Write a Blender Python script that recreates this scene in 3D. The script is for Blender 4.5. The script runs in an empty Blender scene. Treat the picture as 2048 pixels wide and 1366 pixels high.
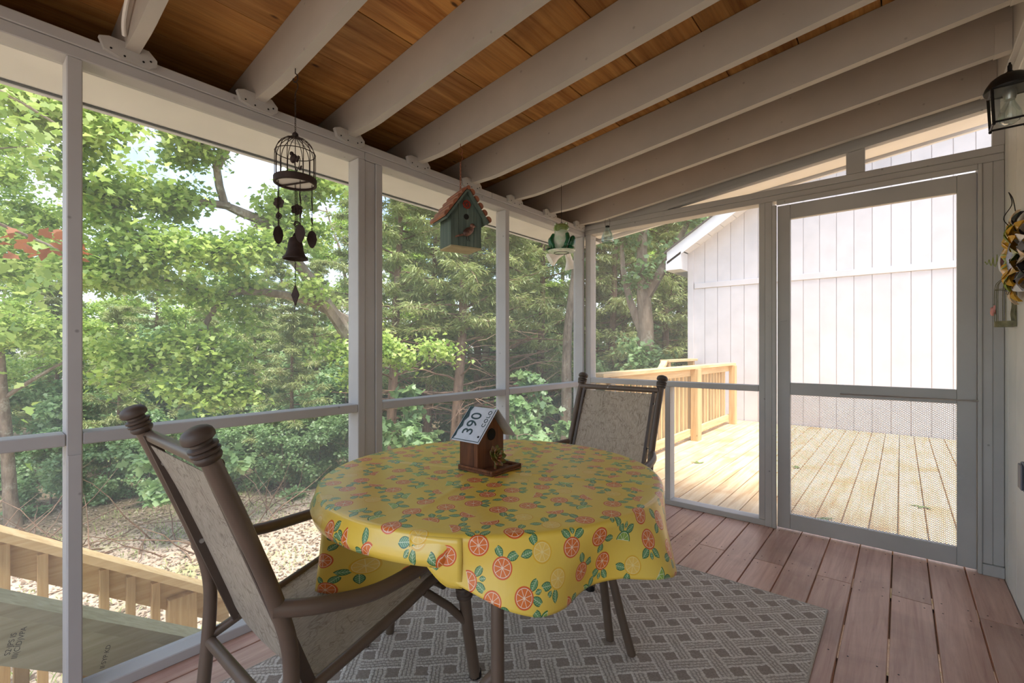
import bpy, math, random
import numpy as np
from mathutils import Vector, Matrix, Euler
R = math.radians
scene = bpy.context.scene
C = scene.collection

# ------------------------------------------------------------------ camera, sky, sun, exposure
cam_d = bpy.data.cameras.new('camera')
cam_d.sensor_width = 36.0
cam_d.lens = 16.3
cam_d.shift_y = 0.0073
cam_d.clip_start = 0.05
cam_d.clip_end = 300
cam = bpy.data.objects.new('camera', cam_d)
cam.location = (0, 0, 1.135)
cam.rotation_euler = (R(90), 0, R(40))
C.objects.link(cam)
scene.camera = cam

vs = scene.view_settings
vs.view_transform = 'Standard'
vs.look = 'None'
vs.gamma = 1.0
vs.use_curve_mapping = False
vs.exposure = 2.08

world = bpy.data.worlds.new('sky')
scene.world = world
world.use_nodes = True
wn = world.node_tree
wn.nodes.clear()
w_out = wn.nodes.new('ShaderNodeOutputWorld')
w_bg = wn.nodes.new('ShaderNodeBackground')
w_sky = wn.nodes.new('ShaderNodeTexSky')
w_sky.sky_type = 'NISHITA'
w_sky.sun_disc = False
w_sky.sun_elevation = R(68)
w_sky.sun_rotation = R(110)
w_sky.air_density = 1.0
w_sky.dust_density = 1.6
w_co = wn.nodes.new('ShaderNodeTexCoord')
w_no = wn.nodes.new('ShaderNodeTexNoise')
w_no.inputs['Scale'].default_value = 3.0
w_no.inputs['Detail'].default_value = 6.0
wn.links.new(w_co.outputs['Generated'], w_no.inputs['Vector'])
w_rp = wn.nodes.new('ShaderNodeMapRange')
w_rp.inputs['From Min'].default_value = 0.46
w_rp.inputs['From Max'].default_value = 0.72
wn.links.new(w_no.outputs['Fac'], w_rp.inputs['Value'])
w_sc = wn.nodes.new('ShaderNodeMix')
w_sc.data_type = 'RGBA'
w_mul = wn.nodes.new('ShaderNodeVectorMath')
w_mul.operation = 'SCALE'
w_mul.inputs['Scale'].default_value = 0.125
wn.links.new(w_sky.outputs['Color'], w_mul.inputs[0])
wn.links.new(w_rp.outputs['Result'], w_sc.inputs[0])
wn.links.new(w_mul.outputs['Vector'], w_sc.inputs[6])
w_sc.inputs[7].default_value = (0.66, 0.68, 0.73, 1)
wn.links.new(w_sc.outputs[2], w_bg.inputs['Color'])
w_bg.inputs['Strength'].default_value = 1.0
wn.links.new(w_bg.outputs['Background'], w_out.inputs['Surface'])

sun_d = bpy.data.lights.new('sun', 'SUN')
sun_d.energy = 1.75
sun_d.angle = R(24)
sun_d.color = (1.0, 0.95, 0.86)
sun = bpy.data.objects.new('sun', sun_d)
sun.rotation_euler = Vector((-0.30, 0.14, -0.94)).to_track_quat('-Z', 'Y').to_euler()
sun.location = (-4, -8, 12)
C.objects.link(sun)

# ------------------------------------------------------------------ mesh helpers
class MB:
    def __init__(s):
        s.v = []; s.f = []
    def add(s, vs_, fs):
        b = len(s.v)
        s.v += [tuple(p) for p in vs_]
        s.f += [tuple(i + b for i in f) for f in fs]
        return s
    def box(s, x0, x1, y0, y1, z0, z1):
        return s.add([(x0,y0,z0),(x1,y0,z0),(x1,y1,z0),(x0,y1,z0),(x0,y0,z1),(x1,y0,z1),(x1,y1,z1),(x0,y1,z1)],
                     [(0,3,2,1),(4,5,6,7),(0,1,5,4),(1,2,6,5),(2,3,7,6),(3,0,4,7)])
    def bbox(s, x0, x1, y0, y1, z0, z1, b=0.003):
        # box with chamfered long edges (all 12 edges), 24 verts
        xs=(x0,x1); ys=(y0,y1); zs=(z0,z1)
        V=[]; idx={}
        for i in (0,1):
            for j in (0,1):
                for k in (0,1):
                    sx=1 if i==0 else -1; sy=1 if j==0 else -1; sz=1 if k==0 else -1
                    p=(xs[i],ys[j],zs[k])
                    idx[(i,j,k,0)]=len(V); V.append((p[0],p[1]+sy*b,p[2]+sz*b))
                    idx[(i,j,k,1)]=len(V); V.append((p[0]+sx*b,p[1],p[2]+sz*b))
                    idx[(i,j,k,2)]=len(V); V.append((p[0]+sx*b,p[1]+sy*b,p[2]))
        F=[]
        def q(keys, flip):
            f=[idx[k] for k in keys]
            F.append(tuple(reversed(f)) if flip else tuple(f))
        for i in (0,1):
            q([(i,0,0,0),(i,1,0,0),(i,1,1,0),(i,0,1,0)], i==0)
            q([(0,i,0,1),(1,i,0,1),(1,i,1,1),(0,i,1,1)], i==1)
            q([(0,0,i,2),(1,0,i,2),(1,1,i,2),(0,1,i,2)], i==0)
        for i in (0,1):
            for j in (0,1):
                q([(0,i,j,1),(1,i,j,1),(1,i,j,2),(0,i,j,2)], (i+j)%2==0)
                q([(i,0,j,0),(i,1,j,0),(i,1,j,2),(i,0,j,2)], (i+j)%2==1)
                q([(i,j,0,0),(i,j,1,0),(i,j,1,1),(i,j,0,1)], (i+j)%2==0)
        for i in (0,1):
            for j in (0,1):
                for k in (0,1):
                    q([(i,j,k,0),(i,j,k,1),(i,j,k,2)], (i+j+k)%2==1)
        return s.add(V,F)
    def obox(s, c, ax, ay, az, hx, hy, hz):
        c=Vector(c); ax=Vector(ax).normalized()*hx; ay=Vector(ay).normalized()*hy; az=Vector(az).normalized()*hz
        P=[c-ax-ay-az,c+ax-ay-az,c+ax+ay-az,c-ax+ay-az,c-ax-ay+az,c+ax-ay+az,c+ax+ay+az,c-ax+ay+az]
        return s.add(P,[(0,3,2,1),(4,5,6,7),(0,1,5,4),(1,2,6,5),(2,3,7,6),(3,0,4,7)])
    def tube(s, path, rad, n=10, caps=True, closed=False):
        P=[Vector(p) for p in path]; m=len(P)
        rr=rad if isinstance(rad,(list,tuple)) else [rad]*m
        V=[]; F=[]
        up=None
        for i in range(m):
            if closed: t=(P[(i+1)%m]-P[(i-1)%m])
            elif i==0: t=P[1]-P[0]
            elif i==m-1: t=P[-1]-P[-2]
            else: t=P[i+1]-P[i-1]
            t.normalize()
            if up is None:
                up=Vector((0,0,1)) if abs(t.z)<0.9 else Vector((1,0,0))
                up=(up-t*up.dot(t)).normalized()
            else:
                up=(up-t*up.dot(t))
                if up.length<1e-6: up=t.orthogonal()
                up.normalize()
            sd=t.cross(up)
            for k in range(n):
                a=2*math.pi*k/n
                V.append(P[i]+(up*math.cos(a)+sd*math.sin(a))*rr[i])
        for i in range(m if closed else m-1):
            j=(i+1)%m
            for k in range(n):
                l=(k+1)%n
                F.append((i*n+k,j*n+k,j*n+l,i*n+l)[::-1])
        if caps and not closed:
            F.append(tuple(range(n))[::1]); F.append(tuple(range((m-1)*n,m*n))[::-1])
        return s.add(V,F)
    def lathe(s, prof, n=20, c=(0,0,0), axis=None, caps=True):
        c=Vector(c); q=Vector((0,0,1)).rotation_difference(Vector(axis)) if axis else None
        V=[];F=[]
        for r,z in prof:
            for k in range(n):
                a=2*math.pi*k/n
                p=Vector((max(r,1e-5)*math.cos(a),max(r,1e-5)*math.sin(a),z))
                if q: p=q@p
                V.append(c+p)
        m=len(prof)
        for i in range(m-1):
            for k in range(n):
                l=(k+1)%n
                F.append((i*n+k,i*n+l,(i+1)*n+l,(i+1)*n+k))
        if caps: F.append(tuple(range(n))[::-1]); F.append(tuple(range((m-1)*n,m*n)))
        return s.add(V,F)
    def prism(s, poly, d0, d1, f):
        # poly: 2D points; f(a,b,d) -> 3D
        n=len(poly)
        V=[f(a,b,d0) for a,b in poly]+[f(a,b,d1) for a,b in poly]
        F=[tuple(range(n))[::-1],tuple(range(n,2*n))]
        for i in range(n):
            j=(i+1)%n
            F.append((i,j,n+j,n+i))
        return s.add(V,F)
    def ell(s, c, r, rot=None, nu=16, nv=10, fn=None):
        c=Vector(c); q=Euler(rot).to_matrix() if rot else None
        V=[];F=[]
        for i in range(nv+1):
            th=math.pi*i/nv
            for k in range(nu):
                a=2*math.pi*k/nu
                p=Vector((max(math.sin(th),1e-4)*math.cos(a)*r[0],max(math.sin(th),1e-4)*math.sin(a)*r[1],math.cos(th)*r[2]))
                if fn: p=Vector(fn(p))
                if q: p=q@p
                V.append(c+p)
        for i in range(nv):
            for k in range(nu):
                l=(k+1)%nu
                F.append((i*nu+k,(i+1)*nu+k,(i+1)*nu+l,i*nu+l))
        return s.add(V,F)
    def torus(s, c, R_, r, n=20, m=6, axis=(0,0,1)):
        q=Vector((0,0,1)).rotation_difference(Vector(axis)); c=Vector(c)
        return s.tube([c+q@Vector((R_*math.cos(2*math.pi*i/n),R_*math.sin(2*math.pi*i/n),0)) for i in range(n)], r, m, closed=True)

import bmesh
def mesh_of(name, mb, smooth=False):
    me=bpy.data.meshes.new(name)
    me.from_pydata([tuple(p) for p in mb.v],[],mb.f)
    bm=bmesh.new(); bm.from_mesh(me)
    bmesh.ops.recalc_face_normals(bm, faces=bm.faces[:])
    bm.to_mesh(me); bm.free()
    if smooth:
        me.polygons.foreach_set('use_smooth',[True]*len(me.polygons))
        try: me.set_sharp_from_angle(angle=R(40))
        except Exception: pass
    me.update()
    return me
def link(name, me, mat, parent=None, label=None, kind=None):
    o=bpy.data.objects.new(name, me)
    if mat is not None and not me.materials: me.materials.append(mat)
    C.objects.link(o)
    if parent: o.parent=parent
    if label: o['label']=label
    if kind: o['kind']=kind
    return o
def obj(name, mb, mat, parent=None, smooth=False, label=None, kind=None):
    return link(name, mesh_of(name, mb, smooth), mat, parent, label, kind)
def tag(o, label, cat, group=None):
    o['label']=label; o['category']=cat
    if group: o['group']=group
    return o
def thing(name, label, cat, loc=(0,0,0), rotz=0.0, group=None):
    o=bpy.data.objects.new(name, None); C.objects.link(o)
    o.empty_display_size=0.1
    o.location=loc; o.rotation_euler=(0,0,rotz)
    return tag(o,label,cat,group)
def setting(name, label=None):
    o=bpy.data.objects.new(name, None); C.objects.link(o); o.empty_display_size=0.1
    o['kind']='structure'
    if label: o['label']=label
    return o
def box(name, x0,x1,y0,y1,z0,z1, mat, parent=None, b=0.003, **k):
    m=MB()
    if b: m.bbox(x0,x1,y0,y1,z0,z1,b)
    else: m.box(x0,x1,y0,y1,z0,z1)
    return obj(name,m,mat,parent,**k)
def smooth_path(pts, n=8):
    P=[Vector(p) for p in pts]; out=[]
    for i in range(len(P)-1):
        p0=P[max(i-1,0)];p1=P[i];p2=P[i+1];p3=P[min(i+2,len(P)-1)]
        for k in range(n):
            t=k/n
            out.append(0.5*((2*p1)+(p2-p0)*t+(2*p0-5*p1+4*p2-p3)*t*t+(3*p1-p0-3*p2+p3)*t**3))
    out.append(P[-1]); return out

# ------------------------------------------------------------------ material helpers
def srgb(r,g,b):
    def f(c):
        c/=255.0
        return c/12.92 if c<=0.04045 else ((c+0.055)/1.055)**2.4
    return (f(r),f(g),f(b),1.0)
class E:
    """node expression: wraps a scalar socket or a float"""
    nt=None
    def __init__(s, sock): s.s=sock
    @staticmethod
    def m(op,*a,clamp=False):
        n=E.nt.nodes.new('ShaderNodeMath'); n.operation=op; n.use_clamp=clamp
        for i,x in enumerate(a):
            if isinstance(x,E): E.nt.links.new(x.s,n.inputs[i])
            else: n.inputs[i].default_value=float(x)
        return E(n.outputs[0])
    def __add__(s,o): return E.m('ADD',s,o)
    __radd__=__add__
    def __sub__(s,o): return E.m('SUBTRACT',s,o)
    def __rsub__(s,o): return E.m('SUBTRACT',o,s)
    def __mul__(s,o): return E.m('MULTIPLY',s,o)
    __rmul__=__mul__
    def __truediv__(s,o): return E.m('DIVIDE',s,o)
    def __lt__(s,o): return E.m('LESS_THAN',s,o)
    def __gt__(s,o): return E.m('GREATER_THAN',s,o)
    def abs(s): return E.m('ABSOLUTE',s)
    def floor(s): return E.m('FLOOR',s)
    def mod(s,o): return E.m('FLOORED_MODULO',s,o)
    def sqrt(s): return E.m('SQRT',s)
    def sin(s): return E.m('SINE',s)
    def cos(s): return E.m('COSINE',s)
def mixc(fac, a, b):
    n=E.nt.nodes.new('ShaderNodeMix'); n.data_type='RGBA'
    if isinstance(fac,E): E.nt.links.new(fac.s,n.inputs[0])
    else: n.inputs[0].default_value=fac
    for x,i in ((a,6),(b,7)):
        if isinstance(x,tuple): n.inputs[i].default_value=x
        else: E.nt.links.new(x,n.inputs[i])
    return n.outputs[2]
def new_mat(name):
    m=bpy.data.materials.new(name); m.use_nodes=True
    nt=m.node_tree; E.nt=nt
    return m, nt, nt.nodes['Principled BSDF']
def coords(kind='Object'):
    n=E.nt.nodes.new('ShaderNodeTexCoord'); return n.outputs[kind]
def noise(vec, scale, detail=4, rough=0.6, stretch=None, dist=0.0):
    nt=E.nt
    if stretch:
        mp=nt.nodes.new('ShaderNodeMapping'); mp.inputs['Scale'].default_value=stretch
        nt.links.new(vec,mp.inputs['Vector']); vec=mp.outputs['Vector']
    n=nt.nodes.new('ShaderNodeTexNoise')
    n.inputs['Scale'].default_value=scale; n.inputs['Detail'].default_value=detail
    n.inputs['Roughness'].default_value=rough; n.inputs['Distortion'].default_value=dist
    nt.links.new(vec,n.inputs['Vector'])
    return E(n.outputs['Fac'])
def ramp(e, lo, hi, a=0.0, b=1.0):
    n=E.nt.nodes.new('ShaderNodeMapRange'); n.clamp=True
    E.nt.links.new(e.s,n.inputs['Value'])
    n.inputs['From Min'].default_value=lo; n.inputs['From Max'].default_value=hi
    n.inputs['To Min'].default_value=a; n.inputs['To Max'].default_value=b
    return E(n.outputs['Result'])
def bump(bsdf, e, strength=0.3, dist=0.003):
    n=E.nt.nodes.new('ShaderNodeBump'); n.inputs['Strength'].default_value=strength; n.inputs['Distance'].default_value=dist
    E.nt.links.new(e.s,n.inputs['Height']); E.nt.links.new(n.outputs['Normal'],bsdf.inputs['Normal'])
def obj_random():
    return E(E.nt.nodes.new('ShaderNodeObjectInfo').outputs['Random'])
def shifted(vec, amount=37.0):
    """object coordinates shifted by the object's random number, so alike boards differ"""
    nt=E.nt
    oi=nt.nodes.new('ShaderNodeObjectInfo')
    a=nt.nodes.new('ShaderNodeVectorMath'); a.operation='MULTIPLY_ADD'
    cx=nt.nodes.new('ShaderNodeCombineXYZ')
    for i in range(3): nt.links.new(oi.outputs['Random'],cx.inputs[i])
    nt.links.new(cx.outputs[0],a.inputs[0]); a.inputs[1].default_value=(amount,amount*1.3,amount*0.7)
    nt.links.new(vec,a.inputs[2])
    return a.outputs[0]
def plain(name, col, rough=0.5, metal=0.0, var=0.08, scale=12.0, spec=None):
    m,nt,b=new_mat(name)
    n=noise(coords(),scale,3)
    d=tuple(c*(1-var*2) for c in col[:3])+(1,); l=tuple(min(1,c*(1+var)) for c in col[:3])+(1,)
    nt.links.new(mixc(ramp(n,0.3,0.7),d,l),b.inputs['Base Color'])
    b.inputs['Roughness'].default_value=rough; b.inputs['Metallic'].default_value=metal
    if spec is not None: b.inputs['Specular IOR Level'].default_value=spec
    return m
def wood(name, dark, mid, light, axis=1, rough=0.6, knots=0.0, knotcol=(0.08,0.04,0.02,1), grain=1.0, stain=None, stain_amt=0.5, vary=0.25, spec=0.4):
    """boards whose grain runs along one axis (0 x, 1 y, 2 z) in object space"""
    m,nt,b=new_mat(name)
    v=shifted(coords())
    st=[16.0*grain]*3; st[axis]=0.9*grain
    n1=noise(v,2.2,5,0.65,tuple(st),0.6)
    st2=[70.0*grain]*3; st2[axis]=2.0*grain
    n2=noise(v,2.0,3,0.6,tuple(st2))
    n3=noise(v,1.6,3,0.5)
    c=mixc(ramp(n1,0.3,0.72),dark,light)
    c=mixc(ramp(n2,0.35,0.7,0.0,0.55),c,mid)
    rnd=obj_random()
    hv=nt.nodes.new('ShaderNodeHueSaturation')
    nt.links.new(c,hv.inputs['Color'])
    nt.links.new((ramp(n3,0.3,0.7,1-vary*0.6,1+vary*0.4)*ramp(rnd,0,1,1-vary,1+vary*0.6)).s,hv.inputs['Value'])
    hv.inputs['Saturation'].default_value=1.0
    c=hv.outputs['Color']
    if stain:
        n4=noise(v,1.3,5,0.6,None,0.8)
        c=mixc(ramp(n4,0.5,0.68,0.0,stain_amt),c,stain)
    if knots:
        vo=nt.nodes.new('ShaderNodeTexVoronoi'); vo.inputs['Scale'].default_value=1.0
        mp=nt.nodes.new('ShaderNodeMapping')
        sk=[7.5]*3; sk[axis]=3.0
        mp.inputs['Scale'].default_value=tuple(sk); nt.links.new(v,mp.inputs['Vector']); nt.links.new(mp.outputs['Vector'],vo.inputs['Vector'])
        dst=E(vo.outputs['Distance'])
        c=mixc(ramp(dst,0.03,0.03+0.07*knots,0.9,0.0),c,knotcol)
    nt.links.new(c,b.inputs['Base Color'])
    b.inputs['Roughness'].default_value=rough; b.inputs['Specular IOR Level'].default_value=spec
    bump(b,n2,0.18,0.002)
    return m
def paint(name, col, specks=0.5, rough=0.55, wear=None):
    m,nt,b=new_mat(name)
    v=shifted(coords())
    n1=noise(v,3.0,4,0.6); n2=noise(v,90.0,2,0.5,(1,1,0.25)); 
    c=mixc(ramp(n1,0.3,0.75),tuple(x*0.88 for x in col[:3])+(1,),tuple(min(1,x*1.04) for x in col[:3])+(1,))
    if specks:
        vo=nt.nodes.new('ShaderNodeTexVoronoi'); vo.inputs['Scale'].default_value=11.0
        nt.links.new(v,vo.inputs['Vector'])
        c=mixc(ramp(E(vo.outputs['Distance']),0.03,0.075,specks,0.0),c,(0.10,0.085,0.075,1))
    if wear:
        n3=noise(v,5.0,6,0.75)
        c=mixc(ramp(n3,0.58,0.72,0.0,0.6),c,wear)
    nt.links.new(c,b.inputs['Base Color']); b.inputs['Roughness'].default_value=rough
    b.inputs['Specular IOR Level'].default_value=0.35
    bump(b,n2,0.12,0.001)
    return m

M={}
M['paint']=paint('white_paint',(0.50,0.475,0.44,1),0.55)
M['paint_cool']=paint('grey_white_paint',(0.50,0.48,0.465,1),0.5)
M['rafter']=paint('rafter_paint',(0.46,0.42,0.37,1),0.35)
M['housewall']=paint('house_siding_paint',(0.76,0.74,0.69,1),0.35)
M['door']=paint('door_paint',(0.48,0.46,0.43,1),0.0)
M['soffit']=paint('soffit_paint',(0.86,0.82,0.76,1),0.2)
M['ceil']=wood('stained_ceiling_board',srgb(134,78,34),srgb(200,134,66),srgb(226,170,98),1,0.6,0.55,srgb(60,30,12),0.8,srgb(104,58,24),0.5,0.22)
M['floor']=wood('red_brown_floor_board',srgb(172,128,110),srgb(204,162,142),srgb(222,186,166),1,0.36,0.35,srgb(74,46,36),0.9,srgb(120,88,74),0.4,0.16,0.5)
M['deck']=wood('new_deck_board',srgb(190,150,100),srgb(226,194,146),srgb(243,222,186),1,0.7,0.35,srgb(140,90,50),0.7,srgb(190,140,86),0.75,0.10)
M['pine_y']=wood('pine_along_y',srgb(196,160,108),srgb(222,192,140),srgb(238,214,168),1,0.7,0.4,srgb(110,64,34),0.9,None,0,0.12)
M['pine_z']=wood('pine_along_z',srgb(188,148,96),srgb(216,182,128),srgb(234,206,156),2,0.7,0.4,srgb(110,64,34),0.9,None,0,0.14)
M['treated']=wood('treated_board',srgb(176,164,124),srgb(206,196,154),srgb(222,212,174),1,0.7,0.0,srgb(80,60,40),1.0,None,0,0.08)
M['siding']=paint('pale_siding',(0.72,0.67,0.65,1),0.0,0.7)
M['fascia']=paint('white_fascia',(0.80,0.78,0.76,1),0.0)
M['chair']=plain('bronze_frame',srgb(106,89,75),0.40,0.10,0.10,6)
M['chair_dark']=plain('dark_rail',srgb(84,70,60),0.5,0.05,0.08)
M['black']=plain('black_metal',srgb(34,32,31),0.45,0.5,0.1)
M['rust']=plain('rusty_iron',srgb(62,46,40),0.7,0.4,0.2,40)
M['steel']=plain('bright_steel',srgb(190,190,188),0.3,0.9,0.05)
M['copper']=plain('copper_paint',srgb(166,106,80),0.45,0.3,0.15,18)
M['wirebrown']=plain('copper_chain',srgb(150,92,66),0.5,0.5,0.1)
M['roofing']=plain('roof_cover',srgb(90,86,82),0.9,0,0.1)

def screen_mat(name, dens, col):
    m=bpy.data.materials.new(name); m.use_nodes=True; nt=m.node_tree; nt.nodes.clear(); E.nt=nt
    o=nt.nodes.new('ShaderNodeOutputMaterial'); mx=nt.nodes.new('ShaderNodeMixShader')
    t=nt.nodes.new('ShaderNodeBsdfTransparent'); d=nt.nodes.new('ShaderNodeBsdfDiffuse')
    tr=nt.nodes.new('ShaderNodeBsdfTranslucent'); m2=nt.nodes.new('ShaderNodeMixShader')
    d.inputs['Color'].default_value=col; tr.inputs['Color'].default_value=col
    n=noise(coords(),1.5,2)
    nt.links.new(ramp(n,0.3,0.7,dens*0.85,dens*1.15).s,mx.inputs[0])
    nt.links.new(t.outputs[0],mx.inputs[1]); nt.links.new(m2.outputs[0],mx.inputs[2])
    m2.inputs[0].default_value=0.5
    nt.links.new(d.outputs[0],m2.inputs[1]); nt.links.new(tr.outputs[0],m2.inputs[2])
    nt.links.new(mx.outputs[0],o.inputs['Surface'])
    return m
M['screen']=screen_mat('insect_screen',0.125,(0.55,0.55,0.55,1))
M['glass']=None
def glass_mat(name, col, dens=0.15, rough=0.05):
    m=bpy.data.materials.new(name); m.use_nodes=True; nt=m.node_tree; nt.nodes.clear(); E.nt=nt
    o=nt.nodes.new('ShaderNodeOutputMaterial'); mx=nt.nodes.new('ShaderNodeMixShader')
    t=nt.nodes.new('ShaderNodeBsdfTransparent'); g=nt.nodes.new('ShaderNodeBsdfGlossy')
    t.inputs['Color'].default_value=col; g.inputs['Roughness'].default_value=rough; g.inputs['Color'].default_value=(0.9,0.95,0.95,1)
    lw=nt.nodes.new('ShaderNodeLayerWeight'); lw.inputs['Blend'].default_value=0.25
    nt.links.new((E(lw.outputs['Facing'])*0.8+dens).s,mx.inputs[0])
    nt.links.new(t.outputs[0],mx.inputs[1]); nt.links.new(g.outputs[0],mx.inputs[2]); nt.links.new(mx.outputs[0],o.inputs['Surface'])
    return m
M['glass']=glass_mat('clear_glass',(0.92,0.95,0.94,1),0.08)
M['aqua']=glass_mat('aqua_glass',(0.72,0.84,0.83,1),0.14)

# ------------------------------------------------------------------ porch structure
XL, XR, YE = -2.0, 0.393, 3.32          # inner faces: screened side, house wall, door end
Y0 = -1.62                               # porch end behind the camera
def zb(x): return 2.133+0.112*(x+1.8)   # underside of the rafters
def zt(x): return zb(x)+0.185           # underside of the roof boards

# floor: separate boards along y on a dark sub-frame
floor=setting('floor','porch floor of red-brown stained boards')
PITCH=0.1445
k=-14
while True:
    x0=-0.181+PITCH*k
    if x0>XR-0.02: break
    a=max(x0+0.003,-2.088); b=min(x0+PITCH-0.003,XR-0.004)
    if b-a>0.02:
        cuts=[Y0, 2.77, 3.40] if k%2 else [Y0, 1.12, 3.40]
        for i in range(2):
            ya=cuts[i]+(0.0015 if i else 0); yb=cuts[i+1]-(0.0015 if i==0 else 0)
            box('floor_board',a,b,ya,yb,-0.025,0.0,M['floor'],floor,0.002)
    k+=1
M['joist']=plain('dark_joist',srgb(52,38,30),0.9,0,0.15)
for y in (-1.5,-0.9,-0.3,0.3,0.9,1.5,2.1,2.77,3.36):
    box('joist',-2.085,XR-0.004,y-0.019,y+0.019,-0.20,-0.0255,M['joist'],floor,0)
box('rim_joist',-2.09,-2.052,Y0,3.40,-0.2,-0.0255,M['joist'],floor,0)
# nail heads in pairs on every joist row
nm=MB()
k=-13
while -0.181+PITCH*k<XR-0.1:
    x0=-0.181+PITCH*k
    for y in (0.9,1.5,2.1,2.72,2.82,3.29):
        for dx in (0.03,0.115):
            nm.lathe([(0.0032,0),(0.0032,0.0006),(0.0,0.0008)],6,(x0+dx,y+0.01*math.sin(k*7+y),0.0))
    k+=1
obj('nail_heads',nm,M['black'],floor,kind='stuff')

# ---- left screened wall
wl=setting('wall_left','long screened wall with white painted posts and rails')
def post(parent,x0,x1,y0,y1,z0,z1,mat='paint_cool',name='post'):
    return box(name,x0,x1,y0,y1,z0,z1,M[mat],parent,0.003)
box('bottom_plate',-2.09,XL,Y0,3.408,0,0.038,M['paint_cool'],wl)
box('top_plate',-2.09,XL,Y0,1.27,2.057,2.095,M['paint_cool'],wl)
box('top_plate',-2.09,XL,1.272,3.408,2.057,2.095,M['paint_cool'],wl)
box('top_plate',-2.094,XL+0.004,Y0,2.18,2.0955,2.1325,M['paint_cool'],wl)
box('top_plate',-2.094,XL+0.004,2.182,3.408,2.0955,2.1325,M['paint_cool'],wl)
POSTS=[(-1.58,-1.542),(-0.84,-0.802),(0.215,0.253)]
for y0,y1 in POSTS: post(wl,-2.09,XL,y0,y1,0.0385,2.0565)
# heavy middle post: two studs with a recessed face between
post(wl,-2.09,XL,1.233,1.271,0.0385,2.0565)
post(wl,-2.10,XL-0.006,1.2715,1.331,0.0385,2.0565)
post(wl,-2.09,XL,1.3315,1.370,0.0385,2.0565)
post(wl,-2.09,XL,2.320,2.358,0.0385,2.0565)
post(wl,-2.09,XL,3.285,3.319,0.0385,2.0565)
SP=[(-1.542,-0.84),(-0.802,0.215),(0.253,1.233),(1.370,2.320),(2.358,3.285)]
ZR0,ZR1=0.830,0.868
for y0,y1 in SP:
    box('mid_rail',-2.088,XL-0.001,y0+0.0005,y1-0.0005,ZR0,ZR1,M['paint_cool'],wl)
    for z0,z1 in ((0.039,ZR0-0.0005),(ZR1+0.0005,2.056)):
        box('screen',-2.0705,-2.0695,y0+0.001,y1-0.001,z0,z1,M['screen'],wl,0)
# short scabs of trim under the rail beside two posts
box('trim_strip',XL,XL+0.006,0.218,0.250,0.0385,0.80,M['paint_cool'],wl,0.001)

# ---- far wall with the door
wf=setting('wall_far','door end wall framed in grey white painted boards')
YB=YE+0.09
post(wf,XL+0.001,-1.948,YE,YB,0.0385,2.0715,'paint')
box('bottom_plate',XL+0.001,-0.6555,YE,YB,0,0.038,M['paint'],wf)
ZE0,ZE1=0.860,0.898
box('mid_rail',-1.9475,-0.7045,YE+0.001,YB-0.001,ZE0,ZE1,M['paint'],wf)
post(wf,-1.325,-1.287,YE,YB,0.0385,ZE0-0.0005,'paint')
post(wf,-0.704,-0.667,YE,YB,0.0385,2.0715,'paint')
post(wf,-0.6665,-0.6265,YE-0.006,YB,0.0,2.0715,'paint')
post(wf,-0.626,-0.602,YE-0.012,YE+0.004,0.0,2.042,'paint','door_stop')
box('header',XL+0.001,XR-0.001,YE,YB,2.072,2.1095,M['paint'],wf)
box('header',XL+0.001,XR-0.001,YE-0.004,YB,2.110,2.148,M['paint'],wf)
box('door_stop',-0.6015,0.297,YE-0.012,YE+0.004,2.042,2.0715,M['paint'],wf)
post(wf,0.2975,0.314,YE-0.012,YB,0.0,2.0715,'paint','door_stop')
post(wf,0.3145,0.352,YE-0.004,YB,0.056,2.0715,'paint')
post(wf,0.3525,XR-0.001,YE-0.004,YB,0.056,2.0715,'paint')
box('plinth_block',0.3145,XR-0.001,YE-0.016,YB,0.0,0.0555,M['paint'],wf)
for x0,x1,z0,z1 in ((-1.9475,-0.7045,ZE1+0.0005,2.0715),(-1.9475,-1.3255,0.039,ZE0-0.0005),(-1.2865,-0.7045,0.039,ZE0-0.0005)):
    box('screen',x0,x1,YE+0.0695,YE+0.0705,z0,z1,M['screen'],wf,0)
# sloping gable plate and studs above the header
def gz(x): return 2.150+0.113*(x+1.32)
gp=[(-1.36,2.1485),(-1.32,gz(-1.32)),(XR-0.001,gz(XR)),(XR-0.001,zt(XR)-0.002),(XL+0.001,zt(XL)-0.002),(XL+0.001,2.1485)]
m=MB(); m.prism(gp,YE,YE+0.04,lambda a,b,d:(a,d,b)); obj('gable_rafter',m,M['paint'],wf)
m=MB(); m.prism([(-1.30,gz(-1.30)-0.0),(XR-0.041,gz(XR-0.04)),(XR-0.041,gz(XR-0.04)+0.02),(-1.30,gz(-1.30)+0.02)],YE-0.012,YE-0.0005,lambda a,b,d:(a,d,b)); obj('gable_stop',m,M['paint'],wf)
m=MB(); m.prism([(-0.245,2.1485),(-0.158,2.1485),(-0.158,gz(-0.158)-0.0005),(-0.245,gz(-0.245)-0.0005)],YE-0.002,YE+0.038,lambda a,b,d:(a,d,b)); obj('gable_stud',m,M['paint'],wf)
m=MB(); m.prism([(0.350,2.1485),(XR-0.001,2.1485),(XR-0.001,gz(XR)-0.0005),(0.350,gz(0.35)-0.0005)],YE-0.002,YE+0.038,lambda a,b,d:(a,d,b)); obj('gable_stud',m,M['paint'],wf)
for xa,xb in ((-1.28,-0.2455),(-0.1575,0.3495)):
    m=MB(); m.prism([(xa,2.149),(xb,2.149),(xb,gz(xb)),(xa,gz(xa))],YE+0.03,YE+0.031,lambda a,b,d:(a,d,b)); obj('screen',m,M['screen'],wf)

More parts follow.
